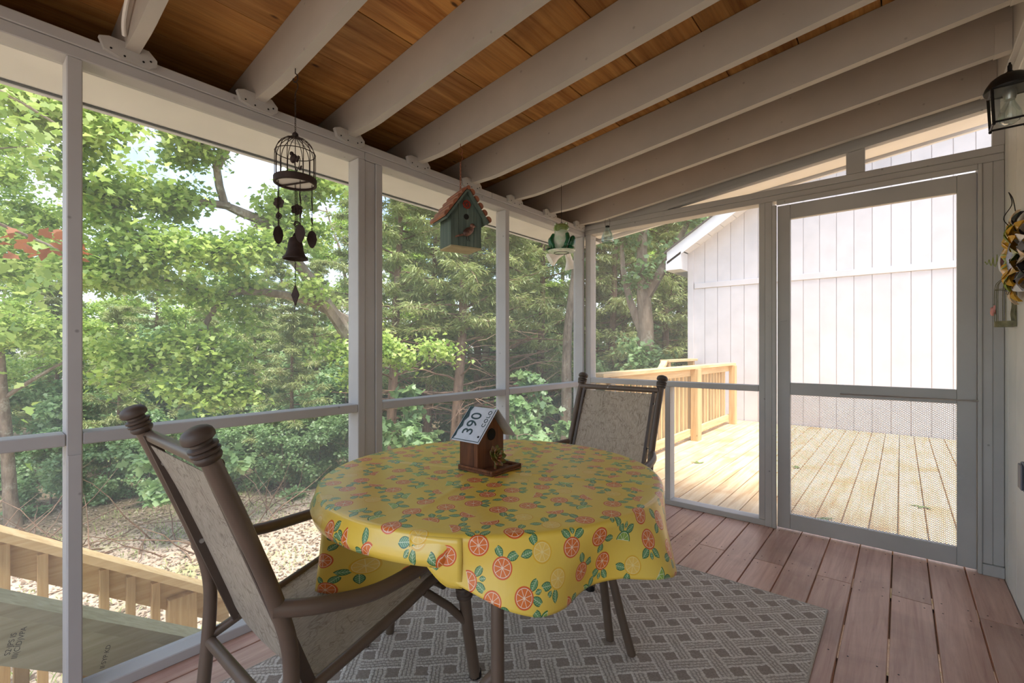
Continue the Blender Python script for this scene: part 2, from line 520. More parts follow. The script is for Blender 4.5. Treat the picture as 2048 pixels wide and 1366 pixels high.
# ---- screen door
dr=setting('door_1','grey painted wooden screen door with metal mesh lower panel')
DX0,DX1,DY0,DY1=-0.599,0.295,YE+0.006,YE+0.040
box('stile',DX0,-0.529,DY0,DY1,0.012,2.036,M['door'],dr,0.002)
box('stile',0.222,DX1,DY0,DY1,0.012,2.036,M['door'],dr,0.002)
for z0,z1 in ((0.012,0.104),(0.850,0.924),(1.946,2.036)):
    box('rail',-0.5285,0.2215,DY0+0.0005,DY1-0.0005,z0,z1,M['door'],dr,0.002)
box('screen',-0.5285,0.2215,DY0+0.019,DY0+0.020,0.9245,1.9455,M['screen'],dr,0)
# expanded metal guard: diamond strands
m=MB()
gx0,gx1,gz0,gz1=-0.5285,0.2215,0.1045,0.8495
cw,ch=0.0150,0.0098
th=0.0008; yc=DY0+0.021
nx=int((gx1-gx0)/cw); nz=int((gz1-gz0)/ch)
def strand(ax,az,bx,bz):
    dx,dz=bx-ax,bz-az; l=math.hypot(dx,dz); px,pz=-dz/l*0.0014,dx/l*0.0014
    m.v += [(ax-px,yc-th,az-pz),(ax+px,yc-th,az+pz),(bx+px,yc+th,bz+pz),(bx-px,yc+th,bz-pz)]
    n=len(m.v); m.f.append((n-4,n-3,n-2,n-1))
for j in range(nz):
    for i in range(nx):
        x=gx0+i*cw; z=gz0+j*ch
        strand(x,z+ch/2,x+cw/2,z); strand(x+cw/2,z,x+cw,z+ch/2)
        strand(x,z+ch/2,x+cw/2,z+ch); strand(x+cw/2,z+ch,x+cw,z+ch/2)
M['mesh']=plain('white_metal_mesh',(0.75,0.74,0.72,1),0.5,0.2,0.04)
me=bpy.data.meshes.new('metal_mesh'); me.from_pydata(m.v,[],m.f); me.update()
link('metal_mesh',me,M['mesh'],dr,kind='stuff')
m=MB(); m.tube([(-0.267,YE-0.004,0.872),(0.29,YE-0.010,0.872)],0.0035,8)
m.lathe([(0.006,-0.01),(0.006,0.01)],8,(0.29,YE-0.010,0.872),(1,0,0)); m.lathe([(0.005,-0.006),(0.005,0.006)],8,(-0.267,YE-0.004,0.872),(1,0,0))
obj('door_spring',m,M['steel'],dr,True)
m=MB(); m.tube([(-0.585,DY0-0.001,1.31),(-0.572,DY0-0.012,1.31),(-0.555,DY0-0.012,1.312),(-0.548,DY0-0.001,1.312)],0.002,6); m.lathe([(0.005,0),(0.005,0.003)],8,(-0.585,DY0-0.001,1.31),(0,-1,0))
obj('hook_latch',m,M['door'],dr,True)

# ---- house wall on the right: grooved siding in 20 cm strips over a backing
wr=setting('wall_right','white grooved siding of the house wall')
box('backing',XR+0.007,XR+0.06,Y0,3.46,-0.2,2.66,M['housewall'],wr,0)
ys=[3.46]; y=3.02+0.2032*2
while y>Y0:
    if y<3.455: ys.append(y)
    y-=0.2032
ys.append(Y0)
for a,b in zip(ys[1:],ys[:-1]):
    box('siding_strip',XR,XR+0.0065,a+0.003,b-0.003,-0.2,2.66,M['housewall'],wr,0.001)
box('ledger',0.3535,XR-0.0005,Y0,YE-0.013,2.37,2.556,M['paint'],wr)
box('ledger_trim',0.375,XR-0.0005,Y0,YE-0.013,2.30,2.3695,M['housewall'],wr)

# ---- roof: rafters, boards, eave
ce=setting('ceiling','sloping ceiling of orange-brown boards on painted rafters')
RY=[0.373+0.406*i for i in range(-5,8)]
RAF=[(-2.415,2.101),(-2.02,2.1335),(-1.82,2.1335),(-1.76,zb(-1.76)),(0.353,zb(0.353)),(0.353,zt(0.353)),(-2.415,zt(-2.415))]
m=MB(); m.prism(RAF,-0.019,0.019,lambda a,b,d:(a,d,b)); rme=mesh_of('rafter',m)
rme.materials.append(M['rafter'])
m=MB(); m.prism([(-0.085,2.146),(-0.072,2.112),(-0.03,2.099),(0.05,2.099),(0.068,2.112),(0.068,2.132),(0.045,2.156),(0.0195,2.156),(-0.0195,2.156),(-0.06,2.156)],XL+0.0045,XL+0.024,lambda a,b,d:(d,a,b)); kme=mesh_of('cleat',m)
kme.materials.append(M['paint'])
m=MB()
for a,b in ((-0.055,2.118),(-0.02,2.108),(0.03,2.112),(0.05,2.122)): m.lathe([(0.0035,0),(0.0035,0.001)],6,(XL+0.0245,a,b),(1,0,0))
nme=mesh_of('cleat_nails',m); nme.materials.append(M['black'])
m=MB(); m.prism([(0.30,zb(0.30)-0.003),(0.352,zb(0.352)-0.003),(0.352,zb(0.352)-0.0005),(0.30,zb(0.30)-0.0005)],-0.024,0.024,lambda a,b,d:(a,d,b))
for s in (-1,1): m.box(0.30,0.352,s*0.0215-0.0012,s*0.0215+0.0012,zb(0.32)-0.002,zb(0.32)+0.12)
hme=mesh_of('joist_hanger',m); hme.materials.append(M['rafter'])
for y in RY:
    if y<Y0+0.05: continue
    r=link('rafter',rme,None,ce); r.location.y=y
    c=link('cleat',kme,None,ce); c.location.y=y
    n=link('nail_heads',nme,None,c)
    h=link('joist_hanger',hme,None,ce); h.location.y=y
seams=[-2.42,-2.085,-1.79,-1.50,-1.21,-0.922,-0.635,-0.347,-0.060,0.228,0.392]
for a,b in zip(seams[:-1],seams[1:]):
    a+=0.0025; b-=0.0025
    m=MB(); dz=random.Random(int(a*1000)).uniform(0,0.004)
    m.prism([(a,zt(a)+0.001+dz),(b,zt(b)+0.001+dz),(b,zt(b)+0.021),(a,zt(a)+0.021)],Y0-0.1,3.74,lambda p,q,d:(p,d,q))
    obj('ceiling_board',m,M['ceil'],ce)
m=MB(); m.prism([(-2.50,zt(-2.5)+0.023),(XR+0.06,zt(XR+0.06)+0.023),(XR+0.06,zt(XR+0.06)+0.04),(-2.50,zt(-2.5)+0.04)],Y0-0.15,3.80,lambda p,q,d:(p,d,q))
obj('roof_cover',m,M['roofing'],ce)
box('soffit',-2.42,-2.0945,Y0-0.1,3.72,2.088,2.1005,M['soffit'],ce,0.001)
box('fascia',-2.455,-2.4305,Y0-0.1,3.765,2.078,2.27,M['fascia'],ce)
box('drip_edge',-2.4304,-2.4205,Y0-0.1,3.72,2.081,2.0875,M['black'],ce,0.001)
# gable overhang beyond the far wall
m=MB(); m.prism([(-2.09,zb(-2.09)+0.03),(XR,zb(XR)+0.03),(XR,zb(XR)+0.042),(-2.09,zb(-2.09)+0.042)],YE+0.091,3.72,lambda p,q,d:(p,d,q)); obj('gable_soffit',m,M['soffit'],ce)
m=MB(); m.prism([(-2.43,2.06),(XR+0.05,zb(XR+0.05)+0.018),(XR+0.05,zt(XR+0.05)+0.02),(-2.43,zt(-2.43)+0.02)],3.7405,3.765,lambda p,q,d:(p,d,q)); obj('barge_board',m,M['fascia'],ce)

# white cable looping over the nearest rafter
m=MB(); m.tube(smooth_path([(-1.35,0.342,2.33),(-1.55,0.335,2.29),(-1.72,0.330,2.25),(-1.83,0.333,2.215),(-1.90,0.337,2.18),(-1.94,0.345,2.157)]),0.006,8)
tag(obj('cable',m,M['soffit'],None,True),'white electrical cable bent along the leftmost rafter','cable')

# ------------------------------------------------------------------ outside: ground
M['ground']=None
def ground_mat():
    m,nt,b=new_mat('leaf_littered_ground')
    v=coords('Object')
    n1=noise(v,0.7,4,0.6); n2=noise(v,14,5,0.75); n3=noise(v,55,3,0.7); n4=noise(v,1.1,5,0.7,None,1.0)
    c=mixc(ramp(n2,0.32,0.68),srgb(150,124,100),srgb(206,186,164))
    c=mixc(ramp(n3,0.35,0.7,0,0.65),c,srgb(222,206,188))
    c=mixc(ramp(n3,0.62,0.75,0,0.6),c,srgb(110,84,62))
    c=mixc(ramp(n4,0.52,0.66,0,0.55),c,srgb(150,158,92))
    sp=nt.nodes.new('ShaderNodeSeparateXYZ'); nt.links.new(v,sp.inputs[0])
    far=E.m('MAXIMUM',0.0-E(sp.outputs[0]),E(sp.outputs[1])+1.5)+(n1-0.5)*2.5
    wood_floor=mixc(ramp(n2,0.35,0.65),srgb(104,92,72),srgb(148,134,108))
    c=mixc(ramp(far,8.8,10.0),c,wood_floor)
    nt.links.new(c,b.inputs['Base Color']); b.inputs['Roughness'].default_value=0.95
    b.inputs['Specular IOR Level'].default_value=0.1
    bump(b,n2,0.6,0.03)
    return m
M['ground']=ground_mat()
def gh(x,y):
    z=-1.58-0.02*max(0,-x-3)+0.03*math.sin(x*1.1+y*0.7)+0.04*math.sin(y*0.5-x*0.3)
    if y<2: z-=0.03*(2-y)
    d=max(0,-x-13); z+=0.05*d
    d=max(0,y-14); z+=0.05*d
    return z
m=MB(); nxg,nyg=70,60
xs=[-42+ (46)*(i/nxg)**0.8 for i in range(nxg+1)]; ysg=[-16+52*(j/nyg) for j in range(nyg+1)]
for j in range(nyg+1):
    for i in range(nxg+1): m.v.append((xs[i],ysg[j],gh(xs[i],ysg[j])))
for j in range(nyg):
    for i in range(nxg):
        a=j*(nxg+1)+i; m.f.append((a,a+1,a+nxg+2,a+nxg+1))
g=obj('ground',m,M['ground'],None,True,label='sloping yard of dry leaf litter and thin grass'); g['kind']='structure'

# ------------------------------------------------------------------ outside deck, railing, outbuilding
dk=thing('deck','wide outdoor deck of pale new boards beyond the screen door','deck',(0,0,0))
ZD=-0.012
k=-14
while True:
    x0=-0.181+0.02+PITCH*k
    if x0>2.3: break
    a=x0+0.004; b=x0+PITCH-0.004
    cut=[3.415,5.2+0.9*((k*5)%3),8.085]
    for i in range(2):
        box('deck_board',a,b,cut[i]+0.0015,cut[i+1]-0.0015,ZD-0.03,ZD,M['deck'],dk,0.003)
    k+=1
for y in (3.6,4.6,5.6,6.6,7.6): box('joist',-2.08,2.3,y-0.02,y+0.02,-0.22,ZD-0.0305,M['pine_z'],dk,0)
box('rim_board',-2.125,-2.089,3.42,8.085,-0.24,ZD-0.001,M['pine_y'],dk)
for x in (-2.0,0.0,2.0):
    for y in (4.4,7.4): box('support_post',x-0.045,x+0.045,y-0.045,y+0.045,gh(x,y)-0.05,-0.2405,M['pine_z'],dk,0)

rl=thing('deck_railing','pale wooden deck railing with square posts and slim balusters','railing',(-2.0,3.6,ZD))
def rel(name,x0,x1,y0,y1,z0,z1,mat,par,o,b=0.003):
    return box(name,x0-o[0],x1-o[0],y0-o[1],y1-o[1],z0-o[2],z1-o[2],mat,par,b)
O=(-2.0,3.6,ZD)
rel('cap_rail',-2.10,-1.955,3.55,7.72,0.885,0.923,M['pine_y'],rl,O)
rel('top_rail',-2.055,-2.017,3.60,7.66,0.795,0.8845,M['pine_y'],rl,O)
rel('bottom_rail',-2.055,-2.017,3.60,7.66,0.04,0.13,M['pine_y'],rl,O)
for y in (3.72,5.88,7.56):
    rel('post',-2.0165,-1.928 if y>5 else -1.97,y,y+0.14 if y<7 else y+0.10,ZD,0.8845,M['pine_z'],rl,O)
m=MB(); m.bbox(-0.019,0.019,-0.019,0.019,0,0.86,0.003); bme=mesh_of('baluster',m); bme.materials.append(M['pine_z'])
y=3.85
while y<7.6:
    b=link('baluster',bme,None,rl); b.location=(-2.0745-O[0],y-O[1],0.02); y+=0.135

# side stair of the deck, seen over the railing
sr=thing('stair_railing','pale stair railing dropping behind the deck railing by the outbuilding','railing',(-2.70,6.75,-0.02))
O2=(-2.70,6.75,-0.02)
rel('cap_rail',-2.77,-2.63,6.75,8.02,0.935,0.973,M['pine_y'],sr,O2)
rel('post',-2.745,-2.655,7.85,7.94,-1.65,0.9345,M['pine_z'],sr,O2)
rel('post',-2.745,-2.655,6.80,6.89,-1.65,0.9345,M['pine_z'],sr,O2)
m=MB(); m.prism([(0.0,0.935),(0.0,0.983),(-0.75,0.45),(-0.75,0.40)],-0.045,0.045,lambda a,b,d:(d,a,b)); obj('sloped_rail',m,M['pine_y'],sr)
m=MB(); m.prism([(0.05,-0.75),(0.05,-0.55),(-0.75,-1.05),(-0.75,-1.25)],-0.02,0.02,lambda a,b,d:(d,a,b)); obj('stringer',m,M['pine_y'],sr)

ob=thing('outbuilding','pale grooved-siding outbuilding with a white gabled roof edge','building',(-2.81,8.10,0))
OB=(-2.81,8.10,0.0)
SL=0.63
def rake(x): return 2.78+SL*(x+2.81) if x<1.7 else 2.78+SL*(1.7+2.81)-SL*(x-1.7)
x=-2.81
box('backing',0.004,7.0,0.012,0.08,-1.7,2.70,M['siding'],ob,0)
m=MB(); m.prism([(0.004,2.70),(7.0,2.70),(7.0,rake(4.19)),(4.51,rake(1.7)),(0.004,rake(-2.806))],0.012,0.08,lambda a,b,d:(a,d,b)); obj('gable_backing',m,M['siding'],ob)
box('side_wall',0.0,0.05,0.081,5.0,-1.7,2.70,M['siding'],ob,0)
e0=-1.118-0.2032*8
edges=[-2.81]+[e0+0.2032*i for i in range(1,31)]
for a,b in zip(edges[:-1],edges[1:]):
    if b-a<0.03: continue
    m=MB(); A=a+0.004-OB[0]; B=b-0.004-OB[0]
    m.box(A,B,0.0,0.0115,-1.7,2.165); obj('siding_strip',m,M['siding'],ob)
    m=MB(); m.prism([(A,2.255),(B,2.255),(B,rake(b)),(A,rake(a))],0.0,0.0115,lambda p,q,d:(p,d,q)); obj('siding_strip',m,M['siding'],ob)
box('batten',0.10,6.9,-0.018,-0.0005,2.166,2.254,M['siding'],ob)
box('corner_board',-0.012,0.085,-0.02,-0.0005,-1.7,2.9,M['siding'],ob)
# rake: fascia, slatted soffit, roof
def rk(name,x0,x1,y0,y1,dz0,dz1,mat):
    m=MB(); m.prism([(x0-OB[0],rake(x0)+dz0),(x1-OB[0],rake(x1)+dz0),(x1-OB[0],rake(x1)+dz1),(x0-OB[0],rake(x0)+dz1)],y0,y1,lambda a,b,d:(a,d,b)); return obj(name,m,mat,ob)
rk('rake_fascia',-3.06,1.7,-0.345,-0.3205,-0.045,0.165,M['fascia'])
for i in range(24):
    x0=-2.80+i*0.19
    if x0+0.186<1.7: rk('soffit_slat',x0,x0+0.184,-0.320,-0.001,-0.006,0.004,M['fascia'])
rk('roof',-3.10,1.7,-0.37,5.0,0.166,0.19,M['roofing'])
m=MB(); m.prism([(-0.25,2.475),(-0.0125,2.475),(-0.0125,2.77),(-0.25,2.62)],-0.345,-0.001,lambda a,b,d:(a,d,b)); obj('eave_return',m,M['fascia'],ob)
box('eave_fascia',-0.27,-0.2505,-0.345,5.0,2.47,2.64,M['fascia'],ob)

# ------------------------------------------------------------------ entrance stairs along the screened wall
def rz(y): return 0.298-0.70*(y-0.12)
def sl(name,x0,x1,y0,y1,dz0,dz1,mat,par,o):
    m=MB(); m.prism([(y0-o[1],rz(y0)+dz0-o[2]),(y1-o[1],rz(y1)+dz0-o[2]),(y1-o[1],rz(y1)+dz1-o[2]),(y0-o[1],rz(y0)+dz1-o[2])],x0-o[0],x1-o[0],lambda a,b,d:(d,a,b)); return obj(name,m,mat,par)
def stair_rail(xc, side, label, boardmat, ys_b, yend):
    o=(xc,0.0,-1.6)
    t=thing('stair_railing',label,'railing',o)
    sl('cap_rail',xc-0.07,xc+0.07,-0.9,yend,-0.046,0.0,boardmat,t,o)
    s=side
    sl('side_rail',xc+s*0.028-0.019,xc+s*0.028+0.019,-0.86,yend-0.03,-0.215,-0.0465,boardmat,t,o)
    for y in ys_b:
        z1=rz(y+0.019)-0.05; z0=z1-0.95
        xx=xc+s*0.028+ (0.0195+0.019)*(1 if xc<-3 else -1)
        box('baluster',xx-0.019-o[0],xx+0.019-o[0],y-0.019,y+0.019,z0-o[2],z1-o[2],M['pine_z'],t,0.002)
    return t,o
t,o=stair_rail(-3.23,-1,'pale wooden stair railing on the far side of the steps in the yard',M['pine_y'],(-0.55,-0.38,-0.2,-0.03,0.135,0.262,0.49,0.60,0.71,0.985),1.12)
for y0 in (0.765,-0.82):
    box('post',-3.238-0.019-o[0]+0.0005,-3.238+0.05-o[0],y0,y0+0.14,0.0-0.15,rz(y0+0.14)-0.0475-o[2],M['pine_z'],t,0.003)
t,o=stair_rail(-2.285,1,'greenish treated stair railing close outside the left screen',M['treated'],(-0.55,-0.38,-0.2,-0.03,0.135,0.30,0.47,0.64,0.81),1.05)
box('post',-2.365+0.07-0.03-o[0]-0.045,-2.30-o[0],0.885,0.975,-0.12,rz(0.975)-0.05-o[2],M['pine_z'],t,0.003)
def text_mesh(body, size, extrude=0.0005, spacing=1.0, line=1.0):
    cu=bpy.data.curves.new('lettering','FONT'); cu.body=body; cu.size=size; cu.extrude=extrude
    cu.align_x='CENTER'; cu.align_y='CENTER'; cu.space_character=spacing; cu.space_line=line
    cu.resolution_u=4
    ob_=bpy.data.objects.new('lettering',cu); C.objects.link(ob_)
    dg=bpy.context.evaluated_depsgraph_get()
    me=bpy.data.meshes.new_from_object(ob_.evaluated_get(dg))
    bpy.data.objects.remove(ob_); bpy.data.curves.remove(cu)
    return me
def place_text(name, me, mat, parent, pos, right, up, sx=1.0, label=None):
    r=Vector(right).normalized(); u=Vector(up); u=(u-r*u.dot(r)).normalized(); n=r.cross(u)
    M4=Matrix(((r.x*sx,u.x,n.x,pos[0]),(r.y*sx,u.y,n.y,pos[1]),(r.z*sx,u.z,n.z,pos[2]),(0,0,0,1)))
    me.transform(M4)
    return link(name,me,mat,parent,label)
M['ink']=plain('faded_stamp_ink',srgb(84,78,62),0.8,0,0.2,60)
pl=0.70
for y,body in ((0.118,'S2\u00b7JPS IS\nIII(CID)VPA'),(0.345,'II\u00b7SYP\u00b7KD')):
    zc=rz(y)-0.135
    place_text('mill_stamp',text_mesh(body,0.020,0.0002),M['ink'],t,(-2.285+0.028+0.0195+0.0003-o[0],y-o[1],zc-o[2]),(0,0.25,1),(0,-1,0.25),1.0)

# steps between the two railings
st=thing('staircase','wooden steps going down beside the screened porch','stairs',(-2.75,0,-1.6))
def tread(y,z):
    box('tread',-0.405,0.355,y,y+0.26,z+1.6-0.038,z+1.6,M['treated'],st)
for i in range(8): tread(-0.86+0.27*i,-0.19*(i+0.2))
for x in (-0.41,0.36):
    m=MB(); m.prism([(-0.9,1.55),(-0.9,1.30),(1.28,-0.17),(1.28,0.06)],x-0.019 if x<0 else x,x if x<0 else x+0.019,lambda a,b,d:(d,a,b)); obj('stringer',m,M['treated'],st)
box('landing',-0.48,0.62,-1.6,-0.865,1.55,1.588,M['treated'],st)

# ------------------------------------------------------------------ rug
def rug_mat():
    m,nt,b=new_mat('basket_weave_rug')
    sp=nt.nodes.new('ShaderNodeSeparateXYZ'); nt.links.new(coords('Object'),sp.inputs[0])
    x,y=E(sp.outputs[0]),E(sp.outputs[1])
    S=0.100; bw=0.55
    jit=noise(coords('Object'),55,2); jit2=noise(coords('Object'),47,2)
    p=(x+y)*(0.7071/S)+(jit-0.5)*0.16; q=(y-x)*(0.7071/S)+(jit2-0.5)*0.16
    ip=p.floor(); iq=q.floor(); fp=p-ip; fq=q-iq
    inP=fq<bw            # band running along p
    inQ=fp<bw            # band running along q
    par=(ip+iq).mod(2.0) # which band lies on top at the crossing
    topP=par<0.5
    useP=inP*(1-inQ*(1-topP)); useQ=inQ*(1-useP)
    hole=(1-inP)*(1-inQ)
    stP=(fq/bw*4.0).mod(1.0); stQ=(fp/bw*4.0).mod(1.0)
    st_=stP*useP+stQ*useQ
    al=(p*7.0+((fq/bw*4.0).floor())*0.5).mod(1.0)*useP+(q*7.0+((fp/bw*4.0).floor())*0.5).mod(1.0)*useQ
    line=ramp((st_-0.5).abs(),0.22,0.42)          # dark gap between cords
    stitch=ramp((al-0.5).abs(),0.3,0.48)
    eP=ramp((fq/bw-0.5).abs(),0.34,0.40)*useP; eQ=ramp((fp/bw-0.5).abs(),0.34,0.40)*useQ
    edge=eP+eQ
    n=noise(coords('Object'),160,2); n2=noise(coords('Object'),3,3)
    c=mixc(ramp(n,0.3,0.7),srgb(198,186,173),srgb(230,221,210))
    c=mixc(line*0.5*(1-edge),c,srgb(112,98,88))
    c=mixc(stitch*0.35,c,srgb(120,106,96))
    c=mixc(edge*(1-stitch*0.5)*0.9,c,srgb(232,224,214))
    c=mixc(hole,c,mixc(ramp(n,0.3,0.7),srgb(148,135,124),srgb(172,159,148)))
    c=mixc(ramp(n2,0.35,0.7,0.0,0.18),c,srgb(110,98,88))
    nt.links.new(c,b.inputs['Base Color']); b.inputs['Roughness'].default_value=0.95; b.inputs['Specular IOR Level'].default_value=0.1
    bump(b,(1-hole)*(1-line*0.6)*(1-stitch*0.5),0.6,0.004)
    return m
M['rug']=rug_mat()
M['rug_edge']=plain('rug_binding',srgb(188,178,166),0.95,0,0.15,120)
rg=thing('rug','grey beige woven lattice rug under the table','rug',(-1.0025,1.355,0.0))
m=MB(); nseg=40; hx,hy=0.7575,1.055
# slightly wavy field on a grid
for j in range(nseg+1):
    for i in range(nseg+1):
        m.v.append((-hx+2*hx*i/nseg,-hy+2*hy*j/nseg,0.0085))
for j in range(nseg):
    for i in range(nseg):
        a=j*(nseg+1)+i; m.f.append((a,a+1,a+nseg+2,a+nseg+1))
m.box(-hx,hx,-hy,hy,0.0003,0.008)
obj('woven_field',m,M['rug'],rg)
for a,b in (((-hx,-hy),(hx,-hy)),((hx,-hy),(hx,hy)),((hx,hy),(-hx,hy)),((-hx,hy),(-hx,-hy))):
    m=MB(); m.tube([(a[0],a[1],0.0055),(b[0],b[1],0.0055)],0.005,8); obj('binding',m,M['rug_edge'],rg,True)

# ------------------------------------------------------------------ chairs
def fabric_mat():
    m,nt,b=new_mat('sling_fabric')
    v=coords('Object')
    n=noise(v,9,3,0.55,None,1.2); n2=noise(v,17,3,0.6,None,2.0); n3=noise(v,4,2)
    l1=ramp((n-0.5).abs(),0.0,0.018,1,0); l2=ramp((n2-0.5).abs(),0.0,0.016,1,0)*ramp(n3,0.45,0.55)
    w=noise(v,260,1,0.5,(1,0.15,0.15))
    c=mixc(ramp(w,0.35,0.65),srgb(176,164,146),srgb(206,196,180))
    c=mixc(ramp(n3,0.35,0.65,0,0.5),c,srgb(196,184,166))
    c=mixc((l1*0.55+l2*0.45),c,srgb(120,104,86))
    nt.links.new(c,b.inputs['Base Color']); b.inputs['Roughness'].default_value=0.6; b.inputs['Specular IOR Level'].default_value=0.3
    out=nt.nodes['Material Output']
    tl=nt.nodes.new('ShaderNodeBsdfTranslucent'); nt.links.new(c,tl.inputs['Color'])
    tp=nt.nodes.new('ShaderNodeBsdfTransparent')
    m1=nt.nodes.new('ShaderNodeMixShader'); m1.inputs[0].default_value=0.28
    m2=nt.nodes.new('ShaderNodeMixShader'); m2.inputs[0].default_value=0.16
    nt.links.new(b.outputs[0],m1.inputs[1]); nt.links.new(tl.outputs[0],m1.inputs[2])
    nt.links.new(m1.outputs[0],m2.inputs[1]); nt.links.new(tp.outputs[0],m2.inputs[2])
    nt.links.new(m2.outputs[0],out.inputs['Surface'])
    return m
M['fabric']=fabric_mat()
def chair(label, loc, rotz):
    t=thing('patio_chair',label,'chair',loc,rotz,'sling patio chairs')
    HW=0.275
    def P(s,x,y,z): return (s*x,y-0.7,z)
    for s in (-1,1):
        up=smooth_path([P(s,HW,0.335,0.90),P(s,HW,0.40,0.735),P(s,HW,0.473,0.535),P(s,HW+0.002,0.505,0.40),P(s,HW,0.502,0.25),P(s,HW-0.004,0.478,0.0)],6)
        m=MB(); m.tube(up,[0.0195]*8+[0.0190]*(len(up)-8),14); u=obj('upright',m,M['chair'],t,True)
        ax=Vector((0,-0.068,0.165)).normalized(); b0=Vector(P(s,HW,0.335,0.90))
        prof=[(0.019,-0.012),(0.026,-0.008),(0.030,-0.001),(0.030,0.004),(0.027,0.0075),(0.0315,0.0105),(0.0325,0.016),(0.0275,0.0195),(0.0325,0.0225),(0.0325,0.028),(0.024,0.032),(0.023,0.037),(0.029,0.039),(0.0345,0.043),(0.0355,0.050),(0.0335,0.058),(0.027,0.065),(0.016,0.0695),(0.0,0.071)]
        m=MB(); m.lathe([(r*0.92,z) for r,z in prof],20,b0,ax); obj('finial',m,M['chair_dark'],u,True)
        am=smooth_path([P(s,HW,0.468,0.525),P(s,HW+0.045,0.56,0.512),P(s,HW+0.062,0.70,0.494),P(s,HW+0.055,0.86,0.500),P(s,HW+0.045,0.965,0.500),P(s,HW+0.035,1.025,0.463),P(s,HW+0.022,1.05,0.40),P(s,HW+0.014,1.063,0.335),P(s,HW+0.004,1.09,0.20),P(s,HW-0.012,1.142,0.0)],6)
        m=MB(); m.tube(am,0.0200,14); a=obj('arm_and_front_leg',m,M['chair'],t,True)
        m=MB(); c0=Vector(P(s,HW+0.014,1.063,0.335))
        m.lathe([(0.021,-0.024),(0.0265,-0.021),(0.0275,-0.014),(0.0235,-0.010),(0.0275,-0.006),(0.0275,0.003),(0.0235,0.007),(0.0275,0.011),(0.0265,0.018),(0.021,0.022)],16,c0,(0,-0.16,1)); obj('leg_ring',m,M['chair_dark'],a,True)
        # flat sling rail with two screws
        m=MB(); bp=[P(s,0.240,0.345,0.885),P(s,0.240,0.46,0.575),P(s,0.240,0.572,0.272)]
        d=(Vector(bp[2])-Vector(bp[0])).normalized(); nrm=Vector((0,d.z,-d.y)).normalized()
        mid=(Vector(bp[2])+Vector(bp[0]))/2; L=(Vector(bp[2])-Vector(bp[0])).length
        m.obox(mid,(1,0,0),nrm,d,0.008,0.015,L/2); srl=obj('sling_rail',m,M['chair_dark'],t)
        for f in (0.14,0.55):
            p=Vector(bp[0]).lerp(Vector(bp[2]),f); m=MB()
            for sg in (1,-1): m.lathe([(0.007,-0.02),(0.007,0),(0.0065,0.0025),(0.003,0.003),(0.003,0.001),(0,0.001)],10,p+Vector((sg*0.0082,0,0)),(sg,0,0))
            m.tube([p,p+Vector((s*0.03,0,0))],0.004,6)
            obj('screw',m,M['steel'],srl,True)
        seat=smooth_path([P(s,0.245,0.572,0.272),P(s,0.245,0.70,0.308),P(s,0.245,0.86,0.356),P(s,0.245,0.96,0.392),P(s,0.245,1.005,0.392),P(s,0.245,1.035,0.36)],5)
        m=MB(); m.tube(seat,0.0155,12); obj('seat_rail',m,M['chair'],t,True)
        m=MB(); m.tube([P(s,0.249,0.93,0.372),P(s,0.275,1.01,0.30),P(s,HW+0.004,1.085,0.215)],0.013,10); obj('brace',m,M['chair'],t,True)
        m=MB(); m.tube([P(s,HW,0.503,0.225),P(s,0.249,0.60,0.275)],0.014,10); obj('brace',m,M['chair'],t,True)
        m=MB(); m.lathe([(0.0215,0.0),(0.0215,0.02),(0.019,0.024)],12,P(s,HW-0.004,0.478,0.0)); m.lathe([(0.0215,0.0),(0.0215,0.02),(0.019,0.024)],12,P(s,HW-0.012,1.142,0.0)); obj('foot_cap',m,M['black'],t,True)
    m=MB(); m.tube([P(-1,HW-0.005,0.352,0.878),P(1,HW-0.005,0.352,0.878)],0.0165,14); obj('top_rail',m,M['chair'],t,True)
    m=MB(); m.tube([P(-1,HW-0.004,0.503,0.215),P(1,HW-0.004,0.503,0.215)],0.0165,14); obj('rear_stretcher',m,M['chair'],t,True)
    m=MB(); m.tube([P(-1,0.24,1.02,0.352),P(1,0.24,1.02,0.352)],0.013,10); obj('front_stretcher',m,M['chair'],t,True)
    # one continuous sling: back then seat
    prof=smooth_path([(0,0.348,0.855),(0,0.405,0.735),(0,0.475,0.56),(0,0.545,0.37),(0,0.575,0.292),(0,0.615,0.285),(0,0.70,0.312),(0,0.86,0.363),(0,0.965,0.405),(0,1.01,0.408),(0,1.042,0.385)],4)
    m=MB(); nu=14
    for side in (0,1):
        for i,p in enumerate(prof):
            f=i/(len(prof)-1)
            for k in range(nu+1):
                u=-1+2*k/nu
                sag=0.020*(1-u*u)*math.sin(math.pi*min(1,f*1.02))**0.7
                nz=-1 if side==0 else 0
                yy=p.y-0.7-(sag*0.9 if f<0.45 else 0)+nz*0.0025*(1 if f<0.45 else 0)
                zz=p.z-(sag if f>=0.45 else 0)+nz*0.0025*(1 if f>=0.45 else 0)
                m.v.append((u*0.237,yy,zz))
    n1=len(prof)*(nu+1)
    for sd in (0,1):
        for i in range(len(prof)-1):
            for k in range(nu):
                a=sd*n1+i*(nu+1)+k; m.f.append((a,a+1,a+nu+2,a+nu+1))
    for i in range(len(prof)-1):
        for k in (0,nu):
            a=i*(nu+1)+k; m.f.append((a,a+nu+1,n1+a+nu+1,n1+a))
    for i in (0,len(prof)-1):
        for k in range(nu):
            a=i*(nu+1)+k; m.f.append((a,a+1,n1+a+1,n1+a))
    me=mesh_of('sling',m,True)
    link('sling',me,M['fabric'],t,label='beige patterned mesh sling')
    return t
chair('bronze sling patio chair in the left foreground seen from behind',(-1.386,0.70,0.0085),0)
fc=chair('bronze sling patio chair on the far side of the table by the corner',(-1.378,2.34,0.0085),math.pi)
